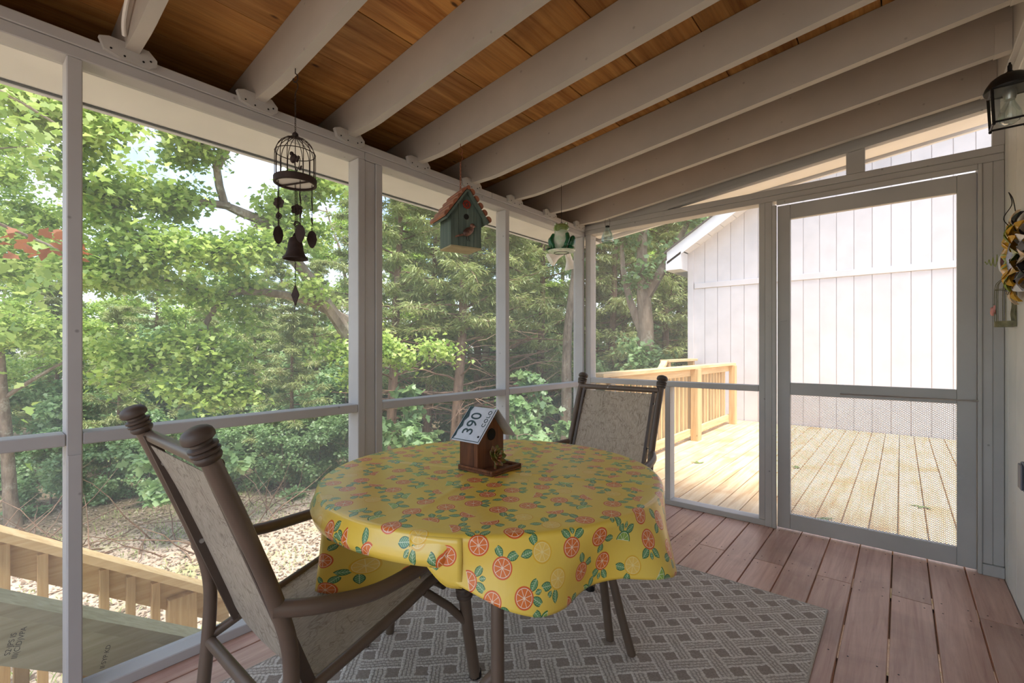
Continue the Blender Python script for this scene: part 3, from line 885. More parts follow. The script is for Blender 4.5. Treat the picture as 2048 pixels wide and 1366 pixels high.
m=MB(); m.tube([(0.02,-0.348,0.845),(0.02,-0.366,0.888),(0.035,-0.368,0.899),(0.05,-0.362,0.899),(0.06,-0.343,0.892),(0.062,-0.330,0.878)],0.003,6)
obj('tie',m,M['soffit'],fc,True,label='white plastic tie')

# ------------------------------------------------------------------ table and cloth
TX,TY,TZ,TR=-1.06,1.16,0.716,0.535
tb=thing('round_table','round patio table with splayed bronze legs under the citrus cloth','table',(TX,TY,0.0085))
m=MB(); m.lathe([(0.0,-0.012),(TR-0.02,-0.012),(TR,-0.004),(TR,0.004),(TR-0.006,0.0)],64,(0,0,TZ-0.0085)); obj('tabletop',m,M['chair'],tb,True)
m=MB(); m.torus((0,0,TZ-0.035),0.43,0.014,40,8); obj('apron_ring',m,M['chair'],tb,True)
for ang,da in ((67,-12),(-46,-13),(187,12)):
    a=R(ang); a2=R(ang+da)
    m=MB(); m.tube([(0.42*math.cos(a),0.42*math.sin(a),TZ-0.04),(0.46*math.cos(a),0.46*math.sin(a),0.30),(0.50*math.cos(a),0.50*math.sin(a),0.0)],0.0165,12); obj('leg',m,M['chair'],tb,True)
    m=MB(); m.tube(smooth_path([(0.44*math.cos(a),0.44*math.sin(a),0.34),(0.465*math.cos((a+a2)/2),0.465*math.sin((a+a2)/2),0.285),(0.49*math.cos(a*0.2+a2*0.8),0.49*math.sin(a*0.2+a2*0.8),0.15),(0.525*math.cos(a2),0.525*math.sin(a2),0.0)],4),0.0155,12); obj('leg_brace',m,M['chair'],tb,True)

def cloth_mat():
    m,nt,b=new_mat('citrus_print_vinyl')
    uv=nt.nodes.new('ShaderNodeUVMap'); sp=nt.nodes.new('ShaderNodeSeparateXYZ'); nt.links.new(uv.outputs[0],sp.inputs[0])
    X,Y=E(sp.outputs[0]),E(sp.outputs[1])
    cell=0.078
    ph=(Y/cell); iy=ph.floor(); odd=iy.mod(2.0)
    px=X/cell+odd*0.5; ix=px.floor()
    cx=nt.nodes.new('ShaderNodeCombineXYZ'); nt.links.new(ix.s,cx.inputs[0]); nt.links.new(iy.s,cx.inputs[1])
    wnz=nt.nodes.new('ShaderNodeTexWhiteNoise'); wnz.noise_dimensions='2D'; nt.links.new(cx.outputs[0],wnz.inputs['Vector'])
    sc=nt.nodes.new('ShaderNodeSeparateColor'); nt.links.new(wnz.outputs['Color'],sc.inputs[0])
    r1,r2,r3=E(sc.outputs[0]),E(sc.outputs[1]),E(sc.outputs[2])
    rt=E(wnz.outputs['Value'])
    lx=(px-ix-0.5)*cell+(r1-0.5)*0.008; ly=(ph-iy-0.5)*cell+(r2-0.5)*0.008
    an=r3*6.283; ca=an.cos(); sa=an.sin()
    a=lx*ca-ly*sa; bb=lx*sa+ly*ca
    # fruit slice centred slightly below, leaves above
    b0=bb+0.007
    r=(a*a+b0*b0).sqrt(); Rr=0.0238
    th=E.m('ARCTAN2',b0,a)
    half=(rt>0.36)*(rt<0.80)                  # wedges
    cut=1-half*(b0<0.0)
    disc=(r<Rr)*cut
    inner=(r<Rr*0.79)*cut*(1-half*(b0<0.0014))
    pith=(r<Rr*0.85)*cut
    spoke=(((th*4.0).sin().abs()*r)<0.0026)
    flesh=inner*(1-spoke)*(r>0.0022)
    lime=(rt>0.60)*(rt<0.80); lemon=rt>0.86
    rim=mixc(lemon,mixc(lime,srgb(226,96,22),srgb(46,128,62)),srgb(240,190,40))
    fl=mixc(lemon,mixc(lime,srgb(232,118,34),srgb(150,190,74)),srgb(248,208,96))
    pi=mixc(lemon,mixc(lime,srgb(250,222,196),srgb(238,240,206)),srgb(252,226,150))
    # leaves: two lens shapes
    def leaf(cx_,cy_,ang,l,w):
        c_,s_=math.cos(ang),math.sin(ang)
        u=(a-cx_)*c_+(bb-cy_)*s_; v=(bb-cy_)*c_-(a-cx_)*s_
        un=u/l
        e=(v/w).abs()+un*un
        body=e<1.0; inn=e<0.80
        vein=(v.abs()<0.0006)*inn
        side=((((u+v.abs()*0.9)*(1.0/0.0055)).mod(1.0))<0.16)*inn
        return body,inn,E.m('MAXIMUM',vein,side)
    L1=leaf(0.0175,0.0235,0.75,0.0175,0.0098); L2=leaf(-0.0165,0.0245,2.3,0.0160,0.0090); L3=leaf(0.0,0.031,1.57,0.009,0.006)
    col=mixc(ramp(noise(uv.outputs[0],5,2),0.3,0.7),srgb(240,200,62),srgb(246,214,92))
    col2=col
    for bd,inn,ve in (L1,L2,L3):
        show=bd if bd is not L3[0] else bd*(r2>0.55)
        g=mixc(inn,srgb(30,100,58),srgb(84,146,88))
        g=mixc(ve,g,srgb(206,222,186))
        col2=mixc(show,col2,g)
    col2=mixc(disc,col2,rim); col2=mixc(pith,col2,pi); col2=mixc(flesh,col2,fl)
    nt.links.new(col2,b.inputs['Base Color'])
    b.inputs['Roughness'].default_value=0.33; b.inputs['Specular IOR Level'].default_value=0.7
    b.inputs['Coat Weight'].default_value=0.5; b.inputs['Coat Roughness'].default_value=0.28
    n=noise(coords('Object'),7,4,0.55,None,0.5)
    bump(b,n,0.22,0.02)
    return m
M['cloth']=cloth_mat()
DT=[(-180,0.31),(-140,0.38),(-125,0.39),(-110,0.37),(-70,0.34),(-60,0.30),(-57,0.10),(-52,0.12),(-46,0.145),(-38,0.165),(-30,0.170),(-22,0.160),(-12,0.150),(-2,0.165),(8,0.185),(16,0.235),(25,0.26),(40,0.27),(52,0.25),(70,0.26),(95,0.28),(130,0.27),(180,0.31)]
def interp(tab,x):
    for (a,p),(b,q) in zip(tab[:-1],tab[1:]):
        if a<=x<=b: return p+(q-p)*(x-a)/(b-a)
    return tab[-1][1]
def sstep(a,b,x):
    t=max(0,min(1,(x-a)/(b-a))); return t*t*(3-2*t)
cl=MB(); UV=[]; NA=300; NR=22; ND=22
for i in range(NA):
    fd=-180+360*i/NA; f=R(fd)
    D=interp(DT,fd)
    push=sstep(-136,-122,fd)*(1-sstep(-59.5,-57.5,fd))
    fold=0.020*math.sin(f*7+0.6)+0.012*math.sin(f*11+2)+0.010*math.sin(f*4+1.1)
    re=TR+0.004
    row=[]
    for j in range(NR):
        s=re*(j/NR)**0.75 if j else 0.0
        cr=0.0022*math.exp(-((s*math.sin(f-0.35))/0.012)**2)+0.0022*math.exp(-((s*math.sin(f-1.9)-0.02)/0.012)**2)
        row.append((s,s,0.0+cr))
    nb=5; rb=0.012
    for j in range(nb+1):
        q=j/nb*math.pi/2
        row.append((re+rb*q, re+rb*math.sin(q), -rb*(1-math.cos(q))))
    s0=re+rb*math.pi/2; r0=re+rb; z0=-rb
    for j in range(1,ND+1):
        tt=j/ND; L=max(0.0,D-rb)*tt
        rs=r0+(0.022+fold*2.1)*tt*min(1.0,D/0.2)*0.8+0.006*math.sin(9*f+tt*3)*tt; zs=z0-L
        # pushed inwards by the chair arm: goes under the table, then down
        kt=tt
        if kt<0.12: rp=r0+0.02*kt/0.12; zp=z0-0.05*kt/0.12
        elif kt<0.62:
            q=(kt-0.12)/0.5; rp=r0+0.02-(r0+0.02-0.26)*q; zp=z0-0.05-0.11*q-0.015*math.sin(q*math.pi)
        else:
            q=(kt-0.62)/0.38; rp=0.26-0.02*q; zp=z0-0.16-0.185*q
        row.append((s0+L, rs*(1-push)+rp*push, zs*(1-push)+zp*push))
    for s,r_,z_ in row:
        cl.v.append((r_*math.cos(f),r_*math.sin(f),z_)); UV.append((s*math.cos(f),s*math.sin(f)))
n_=len(row)
for i in range(NA):
    i2=(i+1)%NA
    fdm=-180+360*(i+0.5)/NA
    for j in range(n_-1):
        if -60.2<fdm<-56.8 and j>NR+nb+5: continue
        if -118<fdm<-56.8 and j>NR+nb+13: continue
        if j==0: cl.f.append((i*n_,i*n_+1,i2*n_+1))
        else: cl.f.append((i*n_+j,i*n_+j+1,i2*n_+j+1,i2*n_+j))
# the straight drop folds over the start of the part tucked under by the chair arm
fl0=len(cl.v); cols=[-67+1.25*k for k in range(11)]
for fd in cols:
    f=R(fd); D=0.035+0.075*sstep(-67,-57,fd)
    fold=0.020*math.sin(f*7+0.6)+0.012*math.sin(f*11+2)+0.010*math.sin(f*4+1.1)
    for j in range(9):
        L=D*j/8; rr_=TR+0.004+0.012+(0.022+fold*2.1)*(j/8)*0.45+0.002
        cl.v.append((rr_*math.cos(f),rr_*math.sin(f),-0.004-L)); UV.append(((TR+0.02+L)*math.cos(f),(TR+0.02+L)*math.sin(f)))
for k in range(10):
    for j in range(8):
        q=fl0+k*9+j; cl.f.append((q,q+1,q+10,q+9))
me=bpy.data.meshes.new('tablecloth'); me.from_pydata(cl.v,[],cl.f)
uvl=me.uv_layers.new(name='print')
buf=[]
for lp in me.loops: buf+=UV[lp.vertex_index]
uvl.data.foreach_set('uv',buf)
me.polygons.foreach_set('use_smooth',[True]*len(me.polygons)); me.update()
tc=link('tablecloth',me,M['cloth'])
tc.location=(TX,TY,TZ+0.0065)
sm=tc.modifiers.new('thickness','SOLIDIFY'); sm.thickness=0.001; sm.offset=1
tag(tc,'yellow vinyl tablecloth printed with citrus slices and leaves','tablecloth')

# ------------------------------------------------------------------ birdhouse on the table
M['bhwood']=wood('dark_stained_cedar',srgb(74,42,24),srgb(112,66,36),srgb(150,92,52),2,0.55,0.3,srgb(30,18,12),1.6,None,0,0.2)
M['plate']=plain('white_enamel_plate',srgb(212,214,218),0.35,0.3,0.05,30)
M['green_ink']=plain('dark_green_enamel',srgb(40,66,66),0.4,0.0,0.1)
M['hole']=plain('dark_opening',(0.01,0.008,0.006,1),0.9)
bh=thing('tabletop_birdhouse','brown wooden birdhouse roofed with a bent licence plate on the table','birdhouse',(-1.08,1.170,TZ+0.0085))
def bx(name,x0,x1,y0,y1,z0,z1,mat,b=0.0015,par=None): return box(name,x0,x1,y0,y1,z0,z1,mat,par or bh,b)
bx('base',-0.080,0.078,-0.076,0.075,0.0,0.008,M['bhwood'])
tray=bx('tray_rim',0.068,0.078,-0.076,0.075,0.0085,0.017,M['bhwood'])
bx('tray_rim',-0.080,0.0675,-0.076,-0.066,0.0085,0.017,M['bhwood']); bx('tray_rim',-0.080,0.0675,0.065,0.075,0.0085,0.017,M['bhwood'])
bx('side_wall',-0.078,-0.014,-0.0655,-0.054,0.0085,0.104,M['bhwood']); bx('side_wall',-0.078,-0.014,0.054,0.0645,0.0085,0.104,M['bhwood'])
def gable(x0,x1,name):
    m=MB(); m.prism([(-0.0655,0.0085),(0.0645,0.0085),(0.0645,0.116),(0.0,0.196),(-0.0655,0.116)],x0,x1,lambda a,b,d:(d,a,b)); return obj(name,m,M['bhwood'],bh)
gable(-0.0135,0.004,'front_wall'); gable(-0.080,-0.0785,'back_wall')
m=MB(); m.lathe([(0.0,0),(0.017,0),(0.017,0.0012),(0.0,0.0012)],20,(0.0042,0.002,0.118),(1,0,0)); obj('entrance_hole',m,M['hole'],bh)
m=MB(); m.torus((0.0045,0.002,0.118),0.0185,0.0022,20,6,(1,0,0)); obj('hole_ring',m,M['hole'],bh,True)
m=MB(); m.tube([(0.004,0.0,0.062),(0.030,0.0,0.062)],0.004,8); obj('perch',m,M['bhwood'],bh,True)
# roof plates
for s,lab in ((-1,'white licence plate half'),(1,None)):
    e=Vector((0,s*0.094,0.102)); r_=Vector((0,0.0,0.205)); d=(r_-e); L=d.length; d.normalize(); n=Vector((0,s*d.z,-s*d.y)) if s<0 else Vector((0,d.z,-d.y))
    n=Vector((0,s*abs(d.z),abs(d.y)))
    c=(e+r_)/2+n*0.0015+Vector((-0.029,0,0))
    m=MB(); m.obox(c,(1,0,0),d,n,0.066,L/2,0.0008)
    p=obj('roof_plate',m,M['plate'],bh,label=lab)
    if s<0:
        up=(-1,0,0)
        fr=MB()
        for k in (-1,1):
            fr.tube([c+Vector((k*0.0605,0,0))-d*(L/2-0.006)+n*0.001,c+Vector((k*0.0605,0,0))+d*(L/2-0.004)+n*0.001],0.0012,6)
        fr.tube([c+Vector((-0.0605,0,0))-d*(L/2-0.006)+n*0.001,c+Vector((0.0605,0,0))-d*(L/2-0.006)+n*0.001],0.0012,6)
        obj('embossed_border',fr,M['green_ink'],p,True)
        place_text('plate_number',text_mesh('390',0.066,0.0008,1.02),M['green_ink'],p,tuple(c+Vector((-0.008,0,0))+d*0.002+n*0.0012),tuple(d),up,0.92)
        place_text('plate_state',text_mesh('COLO',0.022,0.0006,1.15),M['green_ink'],p,tuple(c+Vector((0.044,0,0))+d*(L/2-0.043)+n*0.0012),tuple(d),up)
        mt=MB()
        pts=[(-0.5,0.0),(-0.36,0.010),(-0.22,0.006),(-0.08,0.016),(0.06,0.010),(0.2,0.020),(0.36,0.012),(0.5,0.018)]
        top=[c+d*(a_*L)+n*0.0013+Vector((-0.062+b_,0,0)) for a_,b_ in pts]; bot=[c+d*(a_*L)+n*0.0013+Vector((-0.064,0,0)) for a_,b_ in pts]
        for k in range(len(pts)-1):
            mt.add([bot[k],top[k],top[k+1],bot[k+1]],[(0,1,2,3)])
        obj('mountain_print',mt,M['green_ink'],p)
        m=MB()
        for a_ in (-0.32,): m.lathe([(0.004,0),(0.004,0.0006)],10,c+d*(a_*L)+n*0.001+Vector((0.049,0,0)),n)
        obj('bolt_hole',m,M['hole'],p)
# succulent in the tray
def grad(name,c1,c2,rough=0.45):
    m,nt,b=new_mat(name); n=noise(coords(),28,3)
    nt.links.new(mixc(ramp(n,0.4,0.6),c1,c2),b.inputs['Base Color']); b.inputs['Roughness'].default_value=rough; return m
M['succ']=grad('succulent_leaf',srgb(92,104,40),srgb(150,80,50))
su=thing('succulent','small green and red artificial succulent leaning in the birdhouse tray','plant',(-1.042,1.155,TZ+0.0172))
lm=MB()
for ring,(cnt,ln,tilt) in enumerate(((9,0.040,0.35),(8,0.034,0.75),(6,0.026,1.1),(4,0.018,1.35))):
    for i in range(cnt):
        a_=2*math.pi*i/cnt+ring*0.4
        base=MB(); base.ell((ln*0.5,0,0),(ln*0.55,ln*0.33,0.0035),None,8,5,lambda p:(p.x,p.y*(1-0.3*p.x/0.03),p.z+p.x*p.x*6))
        rt_=Matrix.Rotation(R(-38),3,'Y')@Matrix.Rotation(R(0),3,'X')
        mm=Matrix.Rotation(R(62),3,'Y')@Matrix.Rotation(a_,3,'Z')@Matrix.Rotation(-tilt,3,'Y')
        mbx=MB(); 
        for v_ in base.v: mbx.v.append(tuple(mm@Vector(v_)+Vector((0.0,0,0.040))))
        mbx.f=base.f
        obj('leaf',mbx,M['succ'],su,True)
m=MB(); m.tube([(0,0,0.0),(0.002,0,0.02),(0.0,0,0.04)],0.005,8); obj('stem',m,M['succ'],su,True)

# ------------------------------------------------------------------ hanging decorations
def chain(mb,p0,p1,lk=0.010,r=0.0011):
    p0=Vector(p0);p1=Vector(p1); d=p1-p0; n=max(1,int(d.length/(lk*0.78))); 
    for i in range(n):
        c=p0+d*((i+0.5)/n); h=d.length/n*0.62
        ax=(0,1,0) if i%2 else (1,0,0)
        q=[]
        for k in range(8):
            a=2*math.pi*k/8; lx_=h*math.cos(a)*1.0; ly_=lk*0.32*math.sin(a)
            q.append(c+d.normalized()*lx_+Vector(ax)*ly_)
        mb.tube(q,r,4,closed=True)
def hook(mb,z,r=0.0018):
    # screw eye then an S hook, hanging from (0,0,z) down to z-0.085
    mb.tube([(0,0,z),(0,0,z-0.02)],r,6)
    mb.tube(smooth_path([(0,0,z-0.018),(0.010,0,z-0.028),(0.010,0,z-0.042),(0,0,z-0.050),(-0.010,0,z-0.043),(-0.009,0,z-0.034)],4),r,6)
    mb.tube(smooth_path([(-0.004,0,z-0.046),(0.006,0,z-0.052),(0.012,0,z-0.064),(0.006,0,z-0.080),(0.0,0,z-0.088)],4),r*0.8,6)

hx_,hy_=-1.674,0.779; hz_=zb(hx_)
wc=thing('wind_chime','dark iron birdcage wind chime with bell hanging from a rafter','wind chime',(hx_,hy_,1.735),R(20))
W=1.735
m=MB(); hook(m,hz_-W); chain(m,(0,0,hz_-W-0.088),(0,0,0.178),0.009,0.0010); obj('hanging_chain',m,M['rust'],wc,True)
m=MB(); m.ell((0,0,0.170),(0.011,0.011,0.012),None,12,8); obj('top_ball',m,M['rust'],wc,True)
RC=0.067
cg=MB()
for i in range(16):
    a=2*math.pi*i/16
    path=[(RC*math.cos(a),RC*math.sin(a),0.008),(RC*math.cos(a),RC*math.sin(a),0.095)]
    for q in range(1,7):
        f=q/6*math.pi/2; path.append((RC*math.cos(f)*math.cos(a),RC*math.cos(f)*math.sin(a),0.095+0.068*math.sin(f)))
    cg.tube(path,0.0014,5)
cg.torus((0,0,0.105),RC,0.0017,28,5)
obj('cage_bars',cg,M['rust'],wc,True)
m=MB(); m.lathe([(RC+0.002,-0.008),(RC+0.005,-0.006),(RC+0.005,0.014),(RC+0.002,0.017),(RC-0.004,0.016),(RC-0.004,-0.007),(RC+0.002,-0.008)],36,caps=False); m.box(-RC,RC,-0.003,0.003,-0.006,-0.002); obj('base_ring',m,M['rust'],wc,True)
m=MB(); m.lathe([(0,0.0),(RC-0.004,0.0),(RC-0.004,0.003),(0,0.003)],28); obj('base_disc',m,M['soffit'],wc)
m=MB(); m.ell((-0.008,0,0.088),(0.014,0.010,0.017),(0,0.5,0),12,8); m.ell((-0.017,0,0.107),(0.008,0.007,0.008),None,10,6); m.prism([(0.0,0.078),(0.014,0.096),(0.020,0.092),(0.008,0.072)],-0.003,0.003,lambda a,b,d:(a,d,b))
m.tube([(0.008,0,0.0),(0.006,0.0,0.04),(-0.004,0,0.07)],0.0018,6); m.tube([(0.007,0,0.04),(0.018,0,0.058),(0.022,0,0.085)],0.0015,6); m.ell((0.024,0,0.05),(0.006,0.002,0.010),(0,0.6,0),8,5)
obj('bird_figure',m,M['rust'],wc,True)
rngd=random.Random(4)
def flower(mb,c,r,nrm):
    q=Vector((0,0,1)).rotation_difference(Vector(nrm)); c=Vector(c)
    for k in range(6):
        a=2*math.pi*k/6; p=c+q@Vector((r*0.62*math.cos(a),r*0.62*math.sin(a),0)); mb.lathe([(0,-0.0012),(r*0.42,-0.0012),(r*0.42,0.0012),(0,0.0012)],10,p,nrm)
    mb.lathe([(0,-0.002),(r*0.45,-0.002),(r*0.45,0.002),(0,0.003)],10,c,nrm)
def leafplate(mb,c,l,w,nrm_a):
    pts=[]
    for k in range(12):
        f=2*math.pi*k/12; pts.append((w*math.sin(f)*(1 if math.cos(f)>0 else (1+0.2*math.cos(f))),l*math.cos(f)))
    ca,sa=math.cos(nrm_a),math.sin(nrm_a)
    mb.prism(pts,-0.0015,0.0015,lambda a,b,d:(c[0]+a*ca-d*sa,c[1]+a*sa+d*ca,c[2]+b))
for i,(ang,z1,z2,z3) in enumerate(((200,-0.072,-0.120,-0.185),(250,-0.085,-0.130,-0.200),(330,-0.070,-0.125,-0.195),(20,-0.078,-0.138,-0.205),(130,-0.080,-0.135,-0.195))):
    a=R(ang); x_,y_=0.060*math.cos(a),0.060*math.sin(a)
    nr=(math.cos(R(ang*2.3)),math.sin(R(ang*2.3)),0.1)
    m=MB(); chain(m,(x_,y_,-0.008),(x_,y_,z1+0.018),0.007,0.0009); chain(m,(x_,y_,z1-0.018),(x_,y_,z2+0.013),0.007,0.0009); chain(m,(x_,y_,z2-0.013),(x_,y_,z3+0.030),0.007,0.0009); dd=obj('dangle_chain',m,M['rust'],wc,True)
    m=MB(); flower(m,(x_,y_,z1),0.021,nr); obj('flower_plate',m,M['rust'],dd)
    m=MB(); m.torus((x_,y_,z2),0.010,0.0024,16,6,nr); m.torus((x_,y_,z2),0.0048,0.0018,12,5,nr); obj('spiral_disc',m,M['rust'],dd,True)
    m=MB(); leafplate(m,(x_,y_,z3),0.032,0.017,R(ang*1.7)); obj('leaf_plate',m,M['rust'],dd)
m=MB(); chain(m,(0,0,-0.006),(0,0,-0.195),0.008,0.0010); m.torus((0,0,-0.10),0.009,0.0022,14,5,(1,0.4,0)); obj('bell_chain',m,M['rust'],wc,True)
m=MB(); m.lathe([(0.0,-0.193),(0.010,-0.195),(0.020,-0.203),(0.025,-0.222),(0.028,-0.245),(0.034,-0.262),(0.0425,-0.272),(0.0425,-0.277),(0.038,-0.276),(0.026,-0.252),(0.022,-0.225),(0.0,-0.210)],28); obj('bell',m,M['rust'],wc,True)
m=MB(); chain(m,(0,0,-0.250),(0,0,-0.368),0.008,0.0010); dc=obj('clapper_chain',m,M['rust'],wc,True)
m=MB(); m.prism([(0,-0.368),(0.018,-0.405),(0,-0.445),(-0.018,-0.405)],-0.0015,0.0015,lambda a,b,d:(a,d,b)); dp=obj('diamond_plate',m,M['rust'],dc)

# green birdhouse
gx,gy=-1.667,1.591; gzt=zb(gx); GZ=1.622
M['bh_green']=wood('blue_green_board',srgb(70,84,76),srgb(96,110,100),srgb(118,132,120),2,0.65,0.0,srgb(40,40,36),1.3,None,0,0.12)
M['bh_base']=plain('pale_wood_base',srgb(176,162,124),0.7)
M['red']=plain('red_enamel',srgb(150,52,38),0.4,0.2,0.2,60)
gb=thing('hanging_birdhouse','hanging blue-green wooden birdhouse with copper tile roof and bird figure','birdhouse',(gx,gy,GZ),R(71))
m=MB(); hook(m,gzt-GZ); chain(m,(0,0,gzt-GZ-0.088),(0,0,0.287),0.012,0.0014); obj('hanging_chain',m,M['wirebrown'],gb,True)
HWd,HD=0.081,0.066
for i in range(4):
    x0=-HWd+2*HWd*i/4+0.0008; x1=-HWd+2*HWd*(i+1)/4-0.0008
    def tp(x): return 0.155+0.112*(1-abs(x)/HWd)
    pts=[(x0,0.008),(x1,0.008),(x1,tp(x1)),(x0,tp(x0))]
    m=MB(); m.prism(pts,-HD,-HD+0.010,lambda a,b,d:(a,d,b)); obj('front_board',m,M['bh_green'],gb)
    m=MB(); m.prism(pts,HD-0.010,HD,lambda a,b,d:(a,d,b)); obj('back_board',m,M['bh_green'],gb)
for s in (-1,1):
    for i in range(3):
        y0=-HD+0.0105+(2*HD-0.021)*i/3+0.0006; y1=-HD+0.0105+(2*HD-0.021)*(i+1)/3-0.0006
        box('side_board',s*HWd-(0.010 if s>0 else 0),s*HWd+(0.010 if s<0 else 0),y0,y1,0.008,0.150,M['bh_green'],gb,0.0008)
box('bottom',-HWd,HWd,-HD,HD,0.0,0.0078,M['bh_base'],gb,0.001)
for s in (-1,1):
    e=Vector((s*0.112,0,0.128)); p=Vector((0,0,0.278)); d=(p-e); L=d.length; d.normalize(); n=Vector((s*d.z,0,abs(d.x)))
    m=MB(); m.obox((e+p)/2-n*0.001,(0,1,0),d,n,HD+0.022,L/2,0.005); rbd=obj('roof_board',m,M['bh_green'],gb)
    for i in range(5):
        c=e+d*(L*(i+0.42)/5.0)+n*0.008
        m=MB(); pts=[]
        for k in range(9):
            f=math.pi*k/8; pts.append((0.0165*math.cos(f),0.0145*math.sin(f)))
        m.prism(pts,-HD-0.027,HD+0.027,lambda a,b,dd_:tuple(c+d*a+n*b+Vector((0,dd_,0))))
        obj('roof_tile',m,M['copper'],rbd,True)
m=MB(); m.tube([(0,-HD-0.028,0.284),(0,HD+0.028,0.284)],0.010,10); obj('ridge_cap',m,M['copper'],gb,True)
m=MB(); m.lathe([(0,0),(0.0135,0),(0.0135,0.0015),(0,0.0015)],18,(0,-HD-0.0002,0.150),(0,-1,0)); obj('entrance_hole',m,M['hole'],gb)
m=MB(); m.torus((0,-HD-0.006,0.208),0.017,0.0035,20,6,(0,1,0)); m.lathe([(0.006,0),(0.006,0.008),(0,0.009)],10,(0,-HD,0.208),(0,-1,0))
for k in range(6):
    a=2*math.pi*k/6; m.tube([(0.004*math.cos(a),-HD-0.005,0.208+0.004*math.sin(a)),(0.017*math.cos(a),-HD-0.006,0.208+0.017*math.sin(a))],0.0022,5)
for k in range(8):
    a=2*math.pi*k/8; m.ell((0.0185*math.cos(a),-HD-0.006,0.208+0.0185*math.sin(a)),(0.0045,0.004,0.0045),None,6,4)
obj('faucet_knob',m,M['red'],gb,True)
M['birdfeather']=grad('striped_feather',srgb(70,40,32),srgb(150,110,92))
m=MB(); m.ell((0.006,-HD-0.012,0.078),(0.033,0.011,0.0165),(0,-0.62,0),14,9,lambda p:(p.x,p.y,p.z*(1.1-0.010*p.x/0.001*0.35))); m.ell((0.026,-HD-0.013,0.106),(0.0125,0.010,0.0125),None,12,8); m.prism([(0.036,0.108),(0.046,0.104),(0.036,0.101)],-HD-0.016,-HD-0.010,lambda a,b,d:(a,d,b)); m.prism([(-0.018,0.066),(-0.060,0.050),(-0.062,0.042),(-0.016,0.056)],-HD-0.013,-HD-0.006,lambda a,b,d:(a,d,b))
bd=obj('bird_figure',m,M['birdfeather'],gb,True,label='small reddish brown bird figure')
m=MB(); 
for dx in (-0.004,0.006): m.tube([(dx,-HD-0.01,0.062),(dx+0.004,-HD-0.008,0.040),(dx+0.010,-HD-0.004,0.034)],0.0012,5)
obj('bird_legs',m,M['rust'],bd,True)

# frog birdhouse
fx,fy=-1.616,2.403; FZ=1.742
M['frog_dark']=plain('glossy_dark_green',srgb(34,104,66),0.22,0,0.25,22,0.6)
M['frog_white']=grad('glossy_white_green',srgb(226,230,214),srgb(196,216,186),0.22)
M['frog_head']=grad('glossy_olive_green',srgb(110,132,70),srgb(146,164,104),0.25)
fg=thing('frog_birdhouse','hanging ceramic frog birdhouse in green and white near the corner','birdhouse',(fx,fy,FZ),R(20))
m=MB(); m.tube([(0,0,0.170),(0,0,zb(fx)-FZ)],0.0014,6); m.torus((0,0,0.174),0.006,0.0014,12,5,(0,1,0)); obj('hanging_wire',m,M['black'],fg,True)
m=MB(); m.ell((0,0,0.075),(0.056,0.050,0.082),None,24,16,lambda p:(p.x*(1.0-2.0*p.z if p.z>0 else 1.05),p.y,p.z)); obj('body',m,M['frog_white'],fg,True)
m=MB(); m.ell((0,0.0,0.142),(0.049,0.043,0.030),(0.1,0,0),20,12); 
for s in (-1,1): m.ell((s*0.033,-0.008,0.166),(0.011,0.010,0.011),None,12,8)
hd=obj('head',m,M['frog_head'],fg,True)
m=MB()
for s in (-1,1): m.ell((s*0.035,-0.017,0.167),(0.006,0.004,0.007),None,10,6)
obj('eye',m,M['frog_white'],hd,True)
m=MB(); m.lathe([(0.013,0.0),(0.019,0.004),(0.017,0.009),(0.013,0.010)],18,(-0.012,-0.040,0.134),(-0.15,-1,0.1)); obj('mouth_rim',m,M['frog_head'],fg,True)
m=MB(); m.lathe([(0,0),(0.0135,0),(0.0135,0.006),(0,0.006)],16,(-0.012,-0.041,0.134),(-0.15,-1,0.1)); obj('entrance_hole',m,M['hole'],fg)
for s in (-1,1):
    m=MB(); m.ell((s*0.062,0.010,0.050),(0.022,0.034,0.046),(0,s*0.28,0),14,10); m.ell((s*0.072,-0.028,0.010),(0.020,0.028,0.009),None,10,6); obj('hind_leg',m,M['frog_dark'],fg,True)
    m=MB(); m.tube(smooth_path([(s*0.042,-0.026,0.098),(s*0.052,-0.045,0.065),(s*0.040,-0.050,0.030),(s*0.030,-0.056,0.006)],5),[0.013]*6+[0.012]*5+[0.009]*5,10); m.ell((s*0.030,-0.064,0.007),(0.015,0.014,0.006),None,10,6); obj('foreleg',m,M['frog_dark'],fg,True)
m=MB(); m.lathe([(0.0,-0.012),(0.060,-0.010),(0.082,-0.004),(0.086,0.002),(0.070,0.003),(0.0,0.003)],28); obj('lily_pad',m,M['frog_white'],fg,True)
m=MB(); m.torus((0,0,-0.011),0.045,0.002,24,5); obj('base_line',m,M['black'],fg,True)

# aqua glass jar
jx,jy=-1.736,3.215; JZ=1.955
jr=thing('glass_jar','small ribbed aqua glass jar hanging by wire at the corner','jar',(jx,jy,JZ))
prof=[(0.0,0.0),(0.040,0.002),(0.046,0.010)]
for i in range(9):
    z=0.016+i*0.010; rr_=0.047-0.0000-0.00045*i*i; prof+= [(rr_+0.0015,z),(rr_-0.0005,z+0.005)]
prof+=[(0.013,0.112),(0.013,0.122),(0.015,0.124),(0.015,0.130)]
m=MB(); m.lathe(prof,24); obj('jar_body',m,M['aqua'],jr,True)
m=MB(); m.lathe([(0.014,0.118),(0.0165,0.118),(0.0165,0.128),(0.014,0.128)],16); m.tube(smooth_path([(-0.016,0,0.124),(-0.021,0,0.15),(-0.020,0,0.175),(-0.008,0,0.193),(0.006,0,0.192),(0.019,0,0.175),(0.021,0,0.15),(0.016,0,0.124)],4),0.0012,6); m.tube([(0,0,0.190),(0,0,zb(jx)-JZ+0.001)],0.0016,6); obj('wire_handle',m,M['black'],jr,True)
m=MB(); m.torus((0,0,0.004),0.050,0.0014,20,5)
